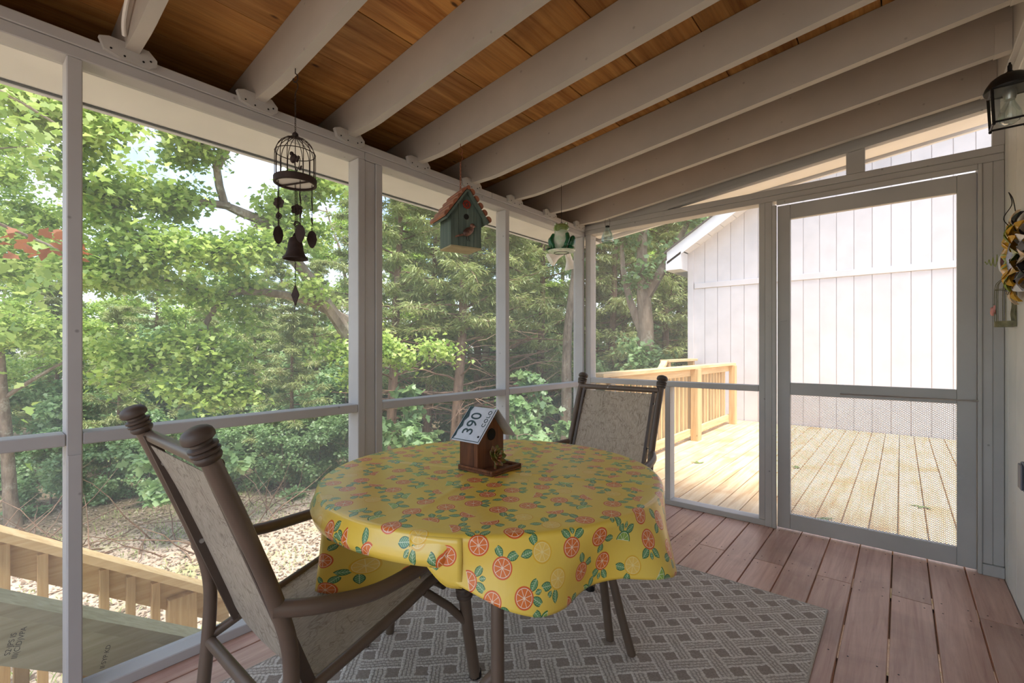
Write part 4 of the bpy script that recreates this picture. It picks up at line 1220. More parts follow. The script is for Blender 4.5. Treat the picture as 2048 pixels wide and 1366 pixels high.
for k in range(4):
    a=math.pi/2*k+0.4; m.tube([(0.05*math.cos(a),0.05*math.sin(a),0.004),(0.058*math.cos(a),0.058*math.sin(a),-0.002)],0.0014,5)
obj('wire_base',m,M['black'],jr,True)

# cobweb-like dirt dauber nest under the plate is left to the paint; flood lights outside the corner
fl=thing('flood_light','twin white outdoor flood lamps under the eave corner','lamp',(-2.27,3.44,2.0875))
M['lampwhite']=plain('white_lamp_body',srgb(222,212,200),0.35,0.0,0.05)
m=MB(); m.lathe([(0,0),(0.055,0),(0.055,-0.018),(0.035,-0.024),(0,-0.024)],20); m.tube([(0,0,-0.02),(0,0,-0.085)],0.014,10); m.ell((0,0,-0.09),(0.022,0.022,0.022),None,12,8); obj('mount',m,M['lampwhite'],fl,True)
for dirv,pos in (((-0.65,-0.70,-0.60),(-0.035,-0.055,-0.125)),((0.10,0.30,-0.95),(-0.02,0.085,-0.14))):
    m=MB(); q=Vector(dirv).normalized()
    m.tube([(0,0,-0.09),pos],0.010,8)
    m.lathe([(0.0,-0.05),(0.026,-0.045),(0.028,0.0),(0.030,0.02),(0.050,0.065),(0.060,0.085),(0.060,0.092),(0.048,0.094),(0.0,0.098)],20,pos,q); obj('lamp_head',m,M['lampwhite'],fl,True)
m=MB(); m.tube(smooth_path([(0.01,0.02,-0.02),(0.05,0.09,-0.06),(0.03,0.10,-0.11)],4),0.003,6); obj('cord',m,M['black'],fl,True)

# ------------------------------------------------------------------ house wall decor
lt=thing('wall_lantern','black metal wall lantern with clear glass and bulb on the house wall','lamp',(XR-0.0005,2.33,1.945))
m=MB(); m.lathe([(0,0),(0.055,0),(0.055,0.008),(0.045,0.014),(0,0.016)],24,(0,0,0.10),(-1,0,0)); m.tube([(-0.01,0,0.10),(-0.05,0,0.115),(-0.060,0,0.115)],0.008,8); obj('back_plate',m,M['black'],lt,True)
cx_=-0.105
def fr(hz,h): return [(cx_-h,-h,hz),(cx_+h,-h,hz),(cx_+h,h,hz),(cx_-h,h,hz)]
T=fr(0.085,0.048); B=fr(-0.030,0.043)
m=MB()
for i in range(4):
    m.tube([T[i],B[i]],0.0042,4); m.tube([B[i],B[(i+1)%4]],0.0036,4); m.tube([T[i],T[(i+1)%4]],0.004,4)
    m.ell((B[i][0],B[i][1],B[i][2]-0.005),(0.005,0.005,0.006),None,8,5)
obj('frame',m,M['black'],lt)
m=MB(); 
for i in range(4): 
    a_,b_,c_,d_=[Vector(p) for p in (T[i],T[(i+1)%4],B[(i+1)%4],B[i])]
    m.add([a_,b_,c_,d_],[(0,1,2,3)])
obj('glass_pane',m,M['glass'],lt)
m=MB(); m.lathe([(0.064,0.084),(0.066,0.088),(0.061,0.104),(0.050,0.122),(0.034,0.134),(0.012,0.139),(0.010,0.146),(0.006,0.150),(0.006,0.168),(0.0035,0.172),(0.003,0.178),(0,0.179)],24,(cx_,0,0)); obj('cap',m,M['black'],lt,True)
m=MB(); m.lathe([(0.016,0.084),(0.018,0.07),(0.016,0.058),(0.014,0.05)],14,(cx_,0,0)); obj('socket',m,M['steel'],lt,True)
m=MB(); m.lathe([(0.0125,0.052),(0.014,0.040),(0.022,0.022),(0.0295,0.002),(0.030,-0.010),(0.025,-0.024),(0.013,-0.033),(0,-0.035)],20,(cx_,0,0)); obj('bulb',m,M['glass'],lt,True)

wf_=thing('metal_sunflower','painted metal sunflower wreath of yellow, cream and black petals on the wall','wall art',(XR-0.0005,2.865,1.52))
def enam(name,c,rough=0.25): return plain(name,c,rough,0.1,0.1,25)
M['py']=enam('yellow_enamel',srgb(214,160,44)); M['pc']=enam('cream_enamel',srgb(236,206,170)); M['pk']=enam('black_enamel',srgb(44,34,34)); M['pw']=enam('white_enamel',srgb(232,226,226)); M['pg']=enam('green_enamel',srgb(140,150,60)); M['pr']=enam('maroon_enamel',srgb(96,40,36))
def petal(ang,r0,r1,w,x0,mat,curl=0.02):
    m=MB(); V=[]; n=6
    for i in range(n+1):
        f=i/n; r=r0+(r1-r0)*f; ww=w*math.sin(math.pi*(0.12+0.86*f))
        for s in (-1,0,1):
            y_=r*math.cos(ang)-s*ww*math.sin(ang); z_=r*math.sin(ang)+s*ww*math.cos(ang)
            x_=x0-curl*math.sin(math.pi*f*0.9)+(0.012 if s==0 else 0)
            V.append((x_,y_,z_))
    F=[]
    for i in range(n):
        for s in (0,1): a=i*3+s; F.append((a,a+1,a+4,a+3))
    nv=len(V); V+=[(x+0.0012,y,z) for x,y,z in V]; F+=[tuple(nv+i for i in f) for f in F]
    m.add(V,F); return obj('petal',m,mat,wf_,True)
cyc=['pc','pk','pw','py','pc','pk','py','pw']
for i in range(16): petal(2*math.pi*i/16+0.1,0.10,0.198,0.036,-0.012,M[cyc[i%8]],0.030)
for i in range(12): petal(2*math.pi*i/12,0.055,0.145,0.034,-0.030,M['py' if i%3 else 'pg'],0.025)
m=MB(); m.lathe([(0,0),(0.07,0),(0.07,0.004),(0,0.016)],24,(-0.035,0,0),(-1,0,0)); obj('flower_centre',m,M['pk'],wf_,True)
m=MB(); m.lathe([(0,0),(0.10,0),(0.10,0.004),(0,0.006)],24,(-0.0,0,0),(-1,0,0)); obj('back_disc',m,M['pk'],wf_,True)
m=MB(); m.tube(smooth_path([(-0.02,0.03,0.12),(-0.05,0.06,0.18),(-0.03,0.03,0.23),(-0.03,0.05,0.27),(-0.04,0.02,0.285),(-0.03,0.0,0.25),(-0.02,0.02,0.20)],5),0.0018,6); obj('wire_scroll',m,M['black'],wf_,True)
m=MB(); pth=[]
for i in range(56):
    f=i/55; a=f*2*math.pi*3.4; rr_=0.028*(1-f)+0.003; pth.append((-0.055-0.040*f,0.165+rr_*math.cos(a)*0.6+0.035*f,0.015+rr_*math.sin(a)))
m.tube(pth,0.0015,5); obj('wire_curl',m,M['pg'],wf_,True,label='yellow-green spiral wire')
m=MB(); m.ell((-0.045,0.150,0.0),(0.012,0.012,0.042),None,12,8); obj('fish_face',m,M['pw'],wf_,True)
m=MB(); m.ell((-0.040,0.125,0.0),(0.014,0.016,0.046),None,12,8); obj('fish_body',m,M['pr'],wf_,True)

cgw=thing('wall_cage','small olive wire half-cage with a pink bird on the wall','wall art',(XR-0.0005,3.05,1.235))
M['olive']=plain('olive_wire',srgb(124,116,82),0.55,0.3,0.2,40); M['pink']=plain('pink_bird',srgb(222,150,140),0.5)
m=MB()
for i in range(7):
    a=math.pi*i/6; x_,y_=-0.062*math.sin(a),0.045*math.cos(a)
    m.tube(smooth_path([(x_-0.002,y_,0.01),(x_-0.002,y_,0.17),(x_*0.75-0.002,y_*0.75,0.21),(x_*0.15-0.003,y_*0.15,0.238)],4),0.0016,5)
for z in (0.17,):
    m.tube([(-0.002-0.062*math.sin(math.pi*k/12),0.045*math.cos(math.pi*k/12),z) for k in range(13)],0.0016,5)
obj('cage_bars',m,M['olive'],cgw,True)
m=MB()
for k in range(6): m.tube(smooth_path([(-0.003,0.040-0.016*k,0.02+0.0),(-0.007,0.036-0.016*k,0.06),(-0.003,0.040-0.016*k,0.10),(-0.007,0.036-0.016*k,0.14),(-0.003,0.040-0.016*k,0.18)],4),0.0035,5)
obj('back_lattice',m,M['olive'],cgw,True)
m=MB(); m.prism([(-0.065*math.sin(math.pi*k/12)-0.001,0.048*math.cos(math.pi*k/12)) for k in range(13)],0.0,0.026,lambda a,b,d:(a,b,d)); obj('base_tray',m,M['olive'],cgw)
m=MB(); m.ell((-0.067,0.022,0.070),(0.010,0.016,0.018),(0.5,0,0),12,8); m.ell((-0.067,0.036,0.086),(0.008,0.010,0.009),None,10,6); m.prism([(0.008,0.068),(-0.028,0.098),(-0.022,0.084),(0.012,0.056)],-0.070,-0.064,lambda a,b,d:(d,a,b)); obj('bird_figure',m,M['pink'],cgw,True)

ot=thing('wall_outlet','grey weatherproof outlet box low on the house wall','outlet',(XR-0.0005,2.79,0.555))
M['greyplastic']=plain('grey_plastic',srgb(112,114,124),0.5)
box('box',-0.014,-0.0,-0.038,0.038,0.0,0.115,M['greyplastic'],ot,0.004); box('cover',-0.022,-0.0145,-0.034,0.034,0.006,0.109,M['greyplastic'],ot,0.004)

# fallen green leaves on the deck
M['freshleaf']=plain('fresh_leaf',srgb(110,132,66),0.5)
for x,y,a,lab in ((-1.02,5.35,20,'green fallen leaf cluster lying on the deck near the railing post'),(-1.55,4.75,70,'small green fallen leaf on the deck in front of the railing'),(-0.75,5.2,130,'fallen leaf on the deck behind the left side of the door mesh'),(0.12,4.5,200,'fallen leaf on the deck behind the middle of the door mesh'),(-0.42,3.75,260,'fallen leaf on the deck close behind the bottom rail of the door')):
    m=MB()
    for k in range(3):
        f=R(a+k*55); c_,s_=math.cos(f),math.sin(f)
        pts=[(0,-0.004),(0.03,-0.014),(0.06,-0.010),(0.085,0.0),(0.06,0.011),(0.03,0.014),(0,0.004)]
        m.prism(pts,0.001+0.0015*k,0.002+0.0015*k,lambda p,q,d:(p*c_-q*s_,p*s_+q*c_,d+p*0.08))
    l=obj('fallen_leaf',m,M['freshleaf']); l.location=(x,y,ZD+0.0005); tag(l,lab,'leaf','fallen leaves on the deck')

# ------------------------------------------------------------------ woods
def leaf_mat(name, cols, trans=0.45, hue_var=0.06):
    m=bpy.data.materials.new(name); m.use_nodes=True; nt=m.node_tree; nt.nodes.clear(); E.nt=nt
    o=nt.nodes.new('ShaderNodeOutputMaterial')
    ge=nt.nodes.new('ShaderNodeNewGeometry'); rp=nt.nodes.new('ShaderNodeValToRGB')
    rp.color_ramp.interpolation='LINEAR'
    el=rp.color_ramp.elements
    while len(el)<len(cols): el.new(0.5)
    for i,c in enumerate(cols):
        el[i].position=i/(len(cols)-1); el[i].color=c
    n=noise(coords('Object'),0.9,3)
    mixf=E(ge.outputs['Random Per Island'])*0.7+ramp(n,0.3,0.7)*0.3
    nt.links.new(mixf.s,rp.inputs[0])
    d=nt.nodes.new('ShaderNodeBsdfDiffuse'); tl=nt.nodes.new('ShaderNodeBsdfTranslucent'); gl=nt.nodes.new('ShaderNodeBsdfGlossy')
    gl.inputs['Roughness'].default_value=0.45; gl.inputs['Color'].default_value=(0.9,0.95,0.9,1)
    a=nt.nodes.new('ShaderNodeMixShader'); a.inputs[0].default_value=trans
    b=nt.nodes.new('ShaderNodeMixShader'); b.inputs[0].default_value=0.05
    nt.links.new(rp.outputs[0],d.inputs[0]); nt.links.new(rp.outputs[0],tl.inputs[0])
    nt.links.new(d.outputs[0],a.inputs[1]); nt.links.new(tl.outputs[0],a.inputs[2])
    nt.links.new(a.outputs[0],b.inputs[1]); nt.links.new(gl.outputs[0],b.inputs[2])
    nt.links.new(b.outputs[0],o.inputs[0])
    return m
M['leaf']=leaf_mat('maple_leaf',[srgb(104,138,60),srgb(150,180,82),srgb(188,208,106),srgb(216,230,146)],0.5)
M['leaf2']=leaf_mat('oak_leaf',[srgb(104,138,84),srgb(140,172,112),srgb(178,204,146)],0.5)
M['cedar']=leaf_mat('cedar_spray',[srgb(124,134,78),srgb(150,164,98),srgb(178,190,122),srgb(170,150,112)],0.45)
M['dryleaf']=leaf_mat('dry_leaf',[srgb(112,88,70),srgb(156,134,112),srgb(188,172,154)],0.2)
M['deadleaf']=leaf_mat('rusty_dead_leaf',[srgb(150,84,50),srgb(190,120,78)],0.4)
M['grass']=leaf_mat('grass_blade',[srgb(110,134,62),srgb(160,176,96),srgb(196,200,130)],0.4)
def bark_mat(name,c1,c2,c3):
    m,nt,b=new_mat(name); v=coords('Object')
    n=noise(v,7,5,0.7,(1,1,0.25)); n2=noise(v,3,3); n3=noise(v,26,3)
    c=mixc(ramp(n,0.35,0.65),c1,c2); c=mixc(ramp(n2,0.52,0.66,0,0.7)*ramp(n3,0.4,0.6),c,c3)
    nt.links.new(c,b.inputs['Base Color']); b.inputs['Roughness'].default_value=0.95; b.inputs['Specular IOR Level'].default_value=0.1
    bump(b,n,0.7,0.02); return m
M['bark']=bark_mat('grey_bark',srgb(104,90,76),srgb(160,142,122),srgb(182,178,158))
M['barkred']=bark_mat('cedar_bark',srgb(98,78,64),srgb(150,122,102),srgb(164,142,120))

LEAF=np.array([(0,0),(0.20,0.22),(0.34,0.50),(0.50,0.24),(0.70,0.30),(1.0,0.0),(0.70,-0.30),(0.50,-0.24),(0.34,-0.50),(0.20,-0.22)],float)
LEAF_S=np.array([(0,0),(0.45,0.32),(1.0,0.0),(0.45,-0.32)],float)
NEED=np.array([(0,-0.05),(0.6,-0.10),(1.0,0.0),(0.6,0.10)],float)
def leaves_mesh(name, pos, size, rng, shape, tilt=0.9, dirs=None, fold=0.18):
    n=len(pos); k=len(shape)
    yaw=rng.uniform(0,2*math.pi,n) if dirs is None else dirs
    pit=rng.normal(-0.25,tilt*0.55,n); rol=rng.normal(0,tilt*0.6,n)
    sz=size*rng.uniform(0.65,1.25,n)
    cy,sy=np.cos(yaw),np.sin(yaw); cp,sp_=np.cos(pit),np.sin(pit); cr,sr_=np.cos(rol),np.sin(rol)
    fx=np.stack([cp*cy,cp*sy,sp_],1)
    rx=np.stack([-sy*cr+sp_*cy*sr_*-1, cy*cr+sp_*sy*sr_*-1, cp*sr_],1)
    nz=np.cross(fx,rx)
    V=(pos[:,None,:]+fx[:,None,:]*(shape[None,:,0,None]*sz[:,None,None])+rx[:,None,:]*(shape[None,:,1,None]*sz[:,None,None])+nz[:,None,:]*((np.abs(shape[None,:,1,None])*fold-shape[None,:,0,None]**2*0.12)*sz[:,None,None]))
    V=V.reshape(-1,3)
    me=bpy.data.meshes.new(name)
    me.vertices.add(n*k); me.vertices.foreach_set('co',V.astype(np.float32).ravel())
    me.loops.add(n*k); me.loops.foreach_set('vertex_index',np.arange(n*k,dtype=np.int32))
    me.polygons.add(n); me.polygons.foreach_set('loop_start',np.arange(0,n*k,k,dtype=np.int32))
    try: me.polygons.foreach_set('loop_total',np.full(n,k,dtype=np.int32))
    except Exception: pass
    me.update(calc_edges=True)
    return me
def rdir(rng,el_lo,el_hi,az=None,azs=3.2):
    a=rng.uniform(0,2*math.pi) if az is None else az+rng.uniform(-azs,azs); e=rng.uniform(el_lo,el_hi)
    return np.array([math.cos(a)*math.cos(e),math.sin(a)*math.cos(e),math.sin(e)])
def grow(rng,p,d,L,nseg,wob,droop):
    pts=[p.copy()]; d=d/np.linalg.norm(d)
    for i in range(nseg):
        d=d+rng.normal(0,wob,3); d[2]+=droop; d/=np.linalg.norm(d)
        pts.append(pts[-1]+d*L/nseg)
    return pts
def broadleaf(seed,h,cr,nl,leaf,trunk_r=0.14,lo=0.3,trunk=None,limbs=None,shape=LEAF,nmain=11,subs=6):
    rng=np.random.default_rng(seed)
    mb=MB()
    if trunk is None:
        trunk=grow(rng,np.array([0,0,-0.15]),np.array([rng.normal(0,0.06),rng.normal(0,0.06),1.0]),h,10,0.05,0.02)
    trunk=[np.array(p,float) for p in trunk]
    nT=len(trunk)
    tr=[trunk_r*(1-0.82*i/(nT-1)) for i in range(nT)]; tr[0]*=1.3
    mb.tube([tuple(p) for p in trunk],tr,9)
    twigs=[]
    mains=[]
    for b in range(nmain):
        f=lo+(1-lo)*((b+rng.uniform(0,0.8))/nmain); f=min(f,0.98); x=f*(nT-1); i=int(x); p=trunk[i]*(1-(x-i))+trunk[min(i+1,nT-1)]*(x-i)
        L=cr*(1.05-0.55*max(0,(f-lo)/(1-lo)))*rng.uniform(0.75,1.15)
        mains.append((p,rdir(rng,0.1,0.75,b*2.4,0.5),L,trunk_r*0.42*(1.15-0.6*f)))
    paths=[(grow(rng,p,d,L,7,0.16,-0.01),r) for p,d,L,r in mains]
    for lb in (limbs or []): paths.append(([np.array(q,float) for q in lb[0]],lb[1]))
    for pts,r in paths:
        n=len(pts); mb.tube([tuple(q) for q in smooth_path([tuple(q) for q in pts],2)],[r*(1-0.85*i/(2*n-2)) for i in range(2*n-1)],6)
        Lm=sum(np.linalg.norm(pts[i+1]-pts[i]) for i in range(n-1))
        ns=max(subs,int(Lm*2.2))
        for s in range(ns):
            f=rng.uniform(0.22,1.0); x=f*(n-1); i=min(int(x),n-2); q=pts[i]*(1-(x-i))+pts[i+1]*(x-i)
            d=(pts[i+1]-pts[i]); d=d/np.linalg.norm(d)*0.6+rdir(rng,-0.5,0.7)
            tw=grow(rng,q,d,rng.uniform(0.5,1.1)*cr*0.34,4,0.22,-0.03)
            mb.tube([tuple(z) for z in tw],[r*0.22,r*0.18,r*0.14,r*0.1,r*0.05],4,caps=False)
            twigs.append(tw)
    T=np.array(twigs)                       # (m,5,3)
    m_=len(T); sel=rng.integers(0,m_,nl); f=rng.uniform(0.15,1.05,nl)*3.98; i=np.minimum(f.astype(int),3); fr_=(f-i)[:,None]
    P=T[sel,i]*(1-fr_)+T[sel,i+1]*fr_
    P=P+rng.normal(0,1,(nl,3))*np.array([0.11,0.11,0.075])*(cr/1.6)
    return mesh_of('trunk',mb,True), leaves_mesh('foliage',P,leaf,rng,shape)
def cedar(seed,h,cr,nl,trunk_r=0.12,lo=0.12,bare=0.0,leaf=0.15):
    rng=np.random.default_rng(seed); mb=MB()
    trunk=grow(rng,np.array([0,0,-0.15]),np.array([rng.normal(0,0.05),rng.normal(0,0.05),1.0]),h,9,0.03,0.02)
    mb.tube([tuple(p) for p in trunk],[trunk_r*(1-0.85*i/9) for i in range(10)],8)
    P=[];D=[]
    nb=int(h*9)
    tips=[]
    for b in range(nb):
        f=lo+(1-lo)*(b+rng.uniform())/nb; x=min(f,0.995)*9; i=int(x); p=trunk[i]*(1-(x-i))+trunk[min(i+1,9)]*(x-i)
        L=cr*(1.1-0.85*(f-lo)/(1-lo))*rng.uniform(0.6,1.15)
        br=grow(rng,p,rdir(rng,-0.05,0.45,b*2.4,0.6),L,5,0.13,-0.02)
        mb.tube([tuple(z) for z in br],[trunk_r*0.20,trunk_r*0.17,trunk_r*0.13,trunk_r*0.1,trunk_r*0.06,trunk_r*0.03],4,caps=False)
        if f<bare: 
            # dead lower twigs
            for q in range(3):
                tw=grow(rng,br[2+q],rdir(rng,-0.4,0.5),L*0.4,3,0.2,0); mb.tube([tuple(z) for z in tw],[trunk_r*0.07,trunk_r*0.05,trunk_r*0.03,trunk_r*0.02],3,caps=False)
            continue
        tips.append((br,L))
    m_=len(tips); per=max(1,nl//max(m_,1))
    for br,L in tips:
        for q in range(max(3,int(per/16))):
            f=rng.uniform(0.25,1.0)*4.98; i=int(f); c=br[i]*(1-(f-i))+br[i+1]*(f-i)
            d=rdir(rng,-0.35,0.35); sl_=rng.uniform(0.12,0.30)*max(0.7,L)
            tt=rng.uniform(0,1,16)[:,None]
            P.append(c+d*sl_*tt+rng.normal(0,0.035,(16,3))); D.append(np.full(16,math.atan2(d[1],d[0]))+rng.normal(0,0.6,16))
    P=np.concatenate(P); D=np.concatenate(D)
    return mesh_of('trunk',mb,True), leaves_mesh('foliage',P,leaf,rng,NEED,0.8,D)
def tree(name,label,meshes,mats,x,y,rot,sc,group=None,z=None):
    t=thing(name,label,'tree',(x,y,(gh(x,y) if z is None else z)),rot,group)
    t.scale=(sc,sc,sc)
    link('trunk',meshes[0],mats[0],t); link('foliage',meshes[1],mats[1],t,kind='stuff')
    return t
def cw(u,v,d):   # direction helper: point seen at bearing u,v (in focal lengths) at distance d along the view axis
    a=R(40); lat=u*d
    return np.array([-math.sin(a)*d+math.cos(a)*lat, math.cos(a)*d+math.sin(a)*lat, 1.135+v*d])

# prototypes
B1=broadleaf(1,8.5,2.6,19000,0.10,0.15,0.28)
B2=broadleaf(2,9.5,2.4,18000,0.10,0.16,0.35)
B3=broadleaf(3,5.0,1.7,11000,0.09,0.07,0.12,shape=LEAF)
C1=cedar(11,9.0,1.9,26000,0.13,0.10,0.20)
C2=cedar(12,10.0,1.7,26000,0.14,0.14,0.32)
C3=cedar(13,6.5,1.6,20000,0.09,0.05,0.08)
def bare_trunk(seed,h,r,lean=(0.05,0.03)):
    return broadleaf(seed,h,1.8,4500,0.12,r,0.55,nmain=8)
B4=bare_trunk(5,11.0,0.20)

BB=broadleaf(41,1.9,1.35,7000,0.10,0.03,0.06,nmain=12,subs=5)

# large leaning maple whose limbs reach in front of the left screens
MTR=[ (0.00,0.00,0.64),(0.00,-0.07,1.45),(0.04,-0.23,2.31),(0.11,-0.43,2.96) ]
MLB=[
    [ (0.13,-0.41,2.87),(0.23,-0.60,3.20),(0.27,-1.08,3.79),(0.35,-1.54,4.31),(0.35,-2.06,4.83),(0.16,-2.48,5.00),(0.29,-2.63,5.51),(0.44,-2.90,5.79),(0.56,-3.19,6.01) ],
    [ (0.17,-0.52,3.40),(0.08,-1.24,3.71),(-0.08,-1.90,3.80),(-0.17,-2.37,3.71),(-0.18,-2.63,3.24),(-0.28,-2.98,2.87),(-0.36,-3.31,2.56) ],
    [ (0.22,-2.43,4.98),(0.12,-2.90,4.96),(-0.06,-3.32,4.86),(-0.08,-3.73,4.84),(-0.16,-4.05,4.87) ],
    [ (0.29,-2.63,5.43),(0.55,-2.41,6.00),(0.77,-2.23,6.22) ],
    [ (0.35,-1.54,4.31),(0.31,-1.44,5.13),(0.46,-1.18,5.90) ],
    [ (-0.18,-2.63,3.24),(0.05,-2.57,2.72),(0.00,-2.75,2.22) ],
    [ (-0.23,-2.42,3.64),(-0.16,-3.01,3.87),(-0.19,-3.56,3.81),(-0.20,-3.95,3.95) ],
    [ (0.56,-3.19,6.01),(0.45,-3.67,5.64),(0.39,-4.12,5.61),(0.28,-4.47,5.73) ],
    [ (0.35,-2.06,4.83),(0.50,-2.46,4.29),(0.37,-3.09,4.34),(0.19,-3.63,4.34) ],
]
MTR=[(0.05,0.06,-0.2),(0.02,0.03,0.2)]+MTR
rad=[0.13,0.085,0.06,0.05,0.05,0.035,0.045,0.04,0.04]
BM=broadleaf(21,4,2.1,38000,0.085,0.20,0.93,trunk=MTR,limbs=[(l,r) for l,r in zip(MLB,rad)],nmain=1,subs=9)
tree('maple_tree','large grey leaning maple with lichen bark spreading limbs before the left screens',BM,(M['bark'],M['leaf']),-7.76,4.98,0,1.0,None,-1.75)
# forked oak seen through the far wall screen
OTR=[(0,0,-0.2),(0.02,0.02,1.0),(0.05,0.03,2.2),(0.06,0.02,3.2),(0.02,0.0,3.9),(-0.02,0.0,4.4),(0.0,0.02,5.2),(0.1,0.05,6.4),(0.15,0.05,7.6)]
OLB=[([(0.04,0.0,3.75),(0.30,0.15,4.25),(0.55,0.25,4.75),(0.85,0.4,5.4),(1.0,0.5,6.2)],0.12),([(-0.02,0.0,3.1),(-0.22,-0.1,3.7),(-0.36,-0.15,4.4),(-0.42,-0.1,5.2),(-0.45,-0.1,6.2)],0.10),([(0.05,0.0,2.45),(0.2,-0.1,2.62),(0.33,-0.16,2.52)],0.045)]
BO=broadleaf(22,8,2.2,6000,0.12,0.235,0.8,trunk=OTR,limbs=OLB,nmain=4,subs=4)
tree('oak_tree','thick forked oak trunk seen through the screen beside the door',BO,(M['bark'],M['leaf2']),-4.06,9.0,0,1.0)
LAB={'B1':('maple_tree','broad green maple',B1,('bark','leaf')),'B2':('maple_tree','tall green maple',B2,('bark','leaf')),
'B3':('maple_sapling','low bushy young maple',B3,('bark','leaf')),'B4':('oak_tree','slim grey trunk with broken branches',B4,('bark','leaf2')),
'C1':('cedar_tree','olive drooping cedar',C1,('barkred','cedar')),'C2':('cedar_tree','tall bare-stemmed cedar',C2,('barkred','cedar')),'C3':('cedar_tree','low dense cedar',C3,('barkred','cedar')),'BB':('bush','leafy green bush',BB,('bark','leaf2'))}
def bay(x,y):
    f=y/-x
    return ('the far left screen bay' if f<0.115 else 'the left part of the wide left bay' if f<0.32 else 'the right part of the wide left bay' if f<0.63 else 'the bay just right of the middle post' if f<1.15 else 'the narrow corner bay' if f<1.68 else 'the screen between corner and door')
ORD=['nearest','second nearest','third nearest','fourth nearest','fifth nearest','sixth nearest','seventh nearest','eighth nearest','ninth nearest','tenth nearest','eleventh nearest','twelfth nearest']
WOODS=[
    ('B1',-14.29,-0.24,2.03,0.8),
    ('B2',-11.13,0.58,0.95,0.62),
    ('C1',-19.79,0.37,4.09,0.7),
    ('C3',-16.68,1.67,0.45,0.75),
    ('C3',-13.64,2.26,3.37,0.62),
    ('B3',-14.6,3.42,2.30,0.8),
    ('C3',-12.42,3.68,0.36,0.6),
    ('C3',-12.91,4.83,3.19,0.75),
    ('C3',-10.66,4.89,0.24,0.68),
    ('C1',-12.96,6.75,2.72,0.62),
    ('B3',-21.44,2.89,0.44,1.2),
    ('C1',-21.1,4.49,0.57,0.75),
    ('B3',-18.99,6.26,2.67,1.25),
    ('C1',-18.47,8.0,5.19,0.8),
    ('B1',-25.91,1.76,0.78,0.8),
    ('B2',-25.81,-0.77,1.40,0.8),
    ('B1',-25.85,7.03,3.94,0.75),
    ('C2',-25.42,10.0,5.95,0.75),
    ('B2',-30.07,4.8,3.62,0.7),
    ('C1',-33.75,3.01,2.49,0.8),
    ('C2',-8.91,6.23,6.13,0.95),
    ('C1',-9.44,7.74,0.29,1.0),
    ('C2',-7.56,6.97,5.39,0.95),
    ('C1',-9.04,9.38,1.82,1.05),
    ('C2',-7.2,8.32,0.91,1.0),
    ('C1',-7.51,10.02,0.74,1.0),
    ('B4',-6.04,9.03,1.94,0.75),
    ('C2',-7.37,12.09,5.13,1.05),
    ('C1',-13.66,8.12,1.13,1.0),
    ('B1',-14.07,10.38,3.65,1.0),
    ('C2',-14.47,12.66,4.01,1.1),
    ('B2',-12.67,12.87,2.34,1.1),
    ('C1',-10.56,13.33,3.44,1.1),
    ('B1',-11.43,16.51,0.39,1.1),
    ('C1',-6.3,11.68,0.37,1.05),
    ('C2',-7.16,14.88,1.29,1.1),
    ('C1',-5.26,13.21,4.27,1.0),
    ('C2',-5.35,15.09,2.69,1.05),
    ('C1',-4.3,14.67,1.97,1.1),
    ('B1',-8.71,20.11,3.68,1.2),
    ('B2',-7.31,22.59,2.85,1.2),
    ('B2',-10.94,19.54,1.88,1.2),
    ('B2',-21.26,13.49,4.99,1.1),
    ('B1',-20.45,16.78,4.39,1.1),
    ('B2',-17.23,19.48,1.53,1.1),
    ('C2',-25.92,13.49,3.61,0.9),
    ('B1',-41.69,1.57,3.30,0.9),
    ('B2',-37.23,7.92,5.50,0.9),
    ('C1',-32.64,10.47,4.58,0.9),
    ('BB',-11.74,1.38,1.81,0.55),
    ('BB',-12.06,1.89,6.16,0.7),
    ('BB',-11.17,2.38,0.74,0.6),
    ('BB',-11.6,3.06,2.63,0.75),
    ('BB',-10.58,3.39,4.75,0.6),
    ('BB',-10.68,4.1,0.95,0.75),
    ('BB',-9.77,4.33,3.07,0.6),
    ('BB',-9.79,5.1,0.25,0.75),
    ('BB',-9.19,5.34,4.20,0.7),
    ('BB',-12.38,1.1,4.80,0.7),
    ('BB',-16.33,0.01,3.60,1.1),
    ('BB',-19.43,1.32,5.50,1.3),
    ('BB',-14.74,1.73,1.97,1.0),
    ('BB',-16.51,3.12,4.37,1.2),
    ('BB',-17.28,4.43,3.73,1.5),
    ('BB',-14.52,4.78,3.64,1.1),
    ('BB',-15.06,6.29,2.86,1.4),
    ('BB',-11.72,5.83,5.27,1.0),
    ('BB',-11.94,6.95,5.93,1.3),
    ('BB',-12.05,8.16,2.98,1.3),
    ('BB',-11.64,9.16,4.17,1.2),
    ('BB',-11.3,10.1,0.38,1.4),
    ('BB',-9.79,10.72,4.41,1.2),
    ('BB',-9.44,11.66,4.06,1.3),
    ('BB',-8.99,12.69,6.24,1.4),
    ('BB',-7.0,11.09,5.16,1.1),
    ('BB',-8.6,14.98,1.79,1.6),
    ('BB',-5.57,10.99,2.42,1.2),
    ('BB',-6.34,14.26,4.20,1.5),
    ('BB',-4.93,12.18,0.14,1.1),
    ('BB',-5.86,17.28,2.90,1.7),
    ('BB',-25.31,0.95,1.06,1.8),
    ('BB',-25.15,3.7,0.74,2.0),
    ('BB',-24.33,5.7,0.37,2.1),
    ('BB',-21.85,7.78,4.82,2.0),
    ('BB',-19.86,9.44,0.81,2.0),
    ('BB',-16.99,10.55,1.56,1.9),
    ('BB',-17.39,12.83,2.46,2.1),
    ('BB',-16.03,15.27,5.47,2.2),
    ('BB',-13.57,16.03,0.51,2.1),
    ('BB',-12.77,19.31,2.82,2.2),
    ('BB',-7.57,18.45,3.45,2.0),
]
rank={}
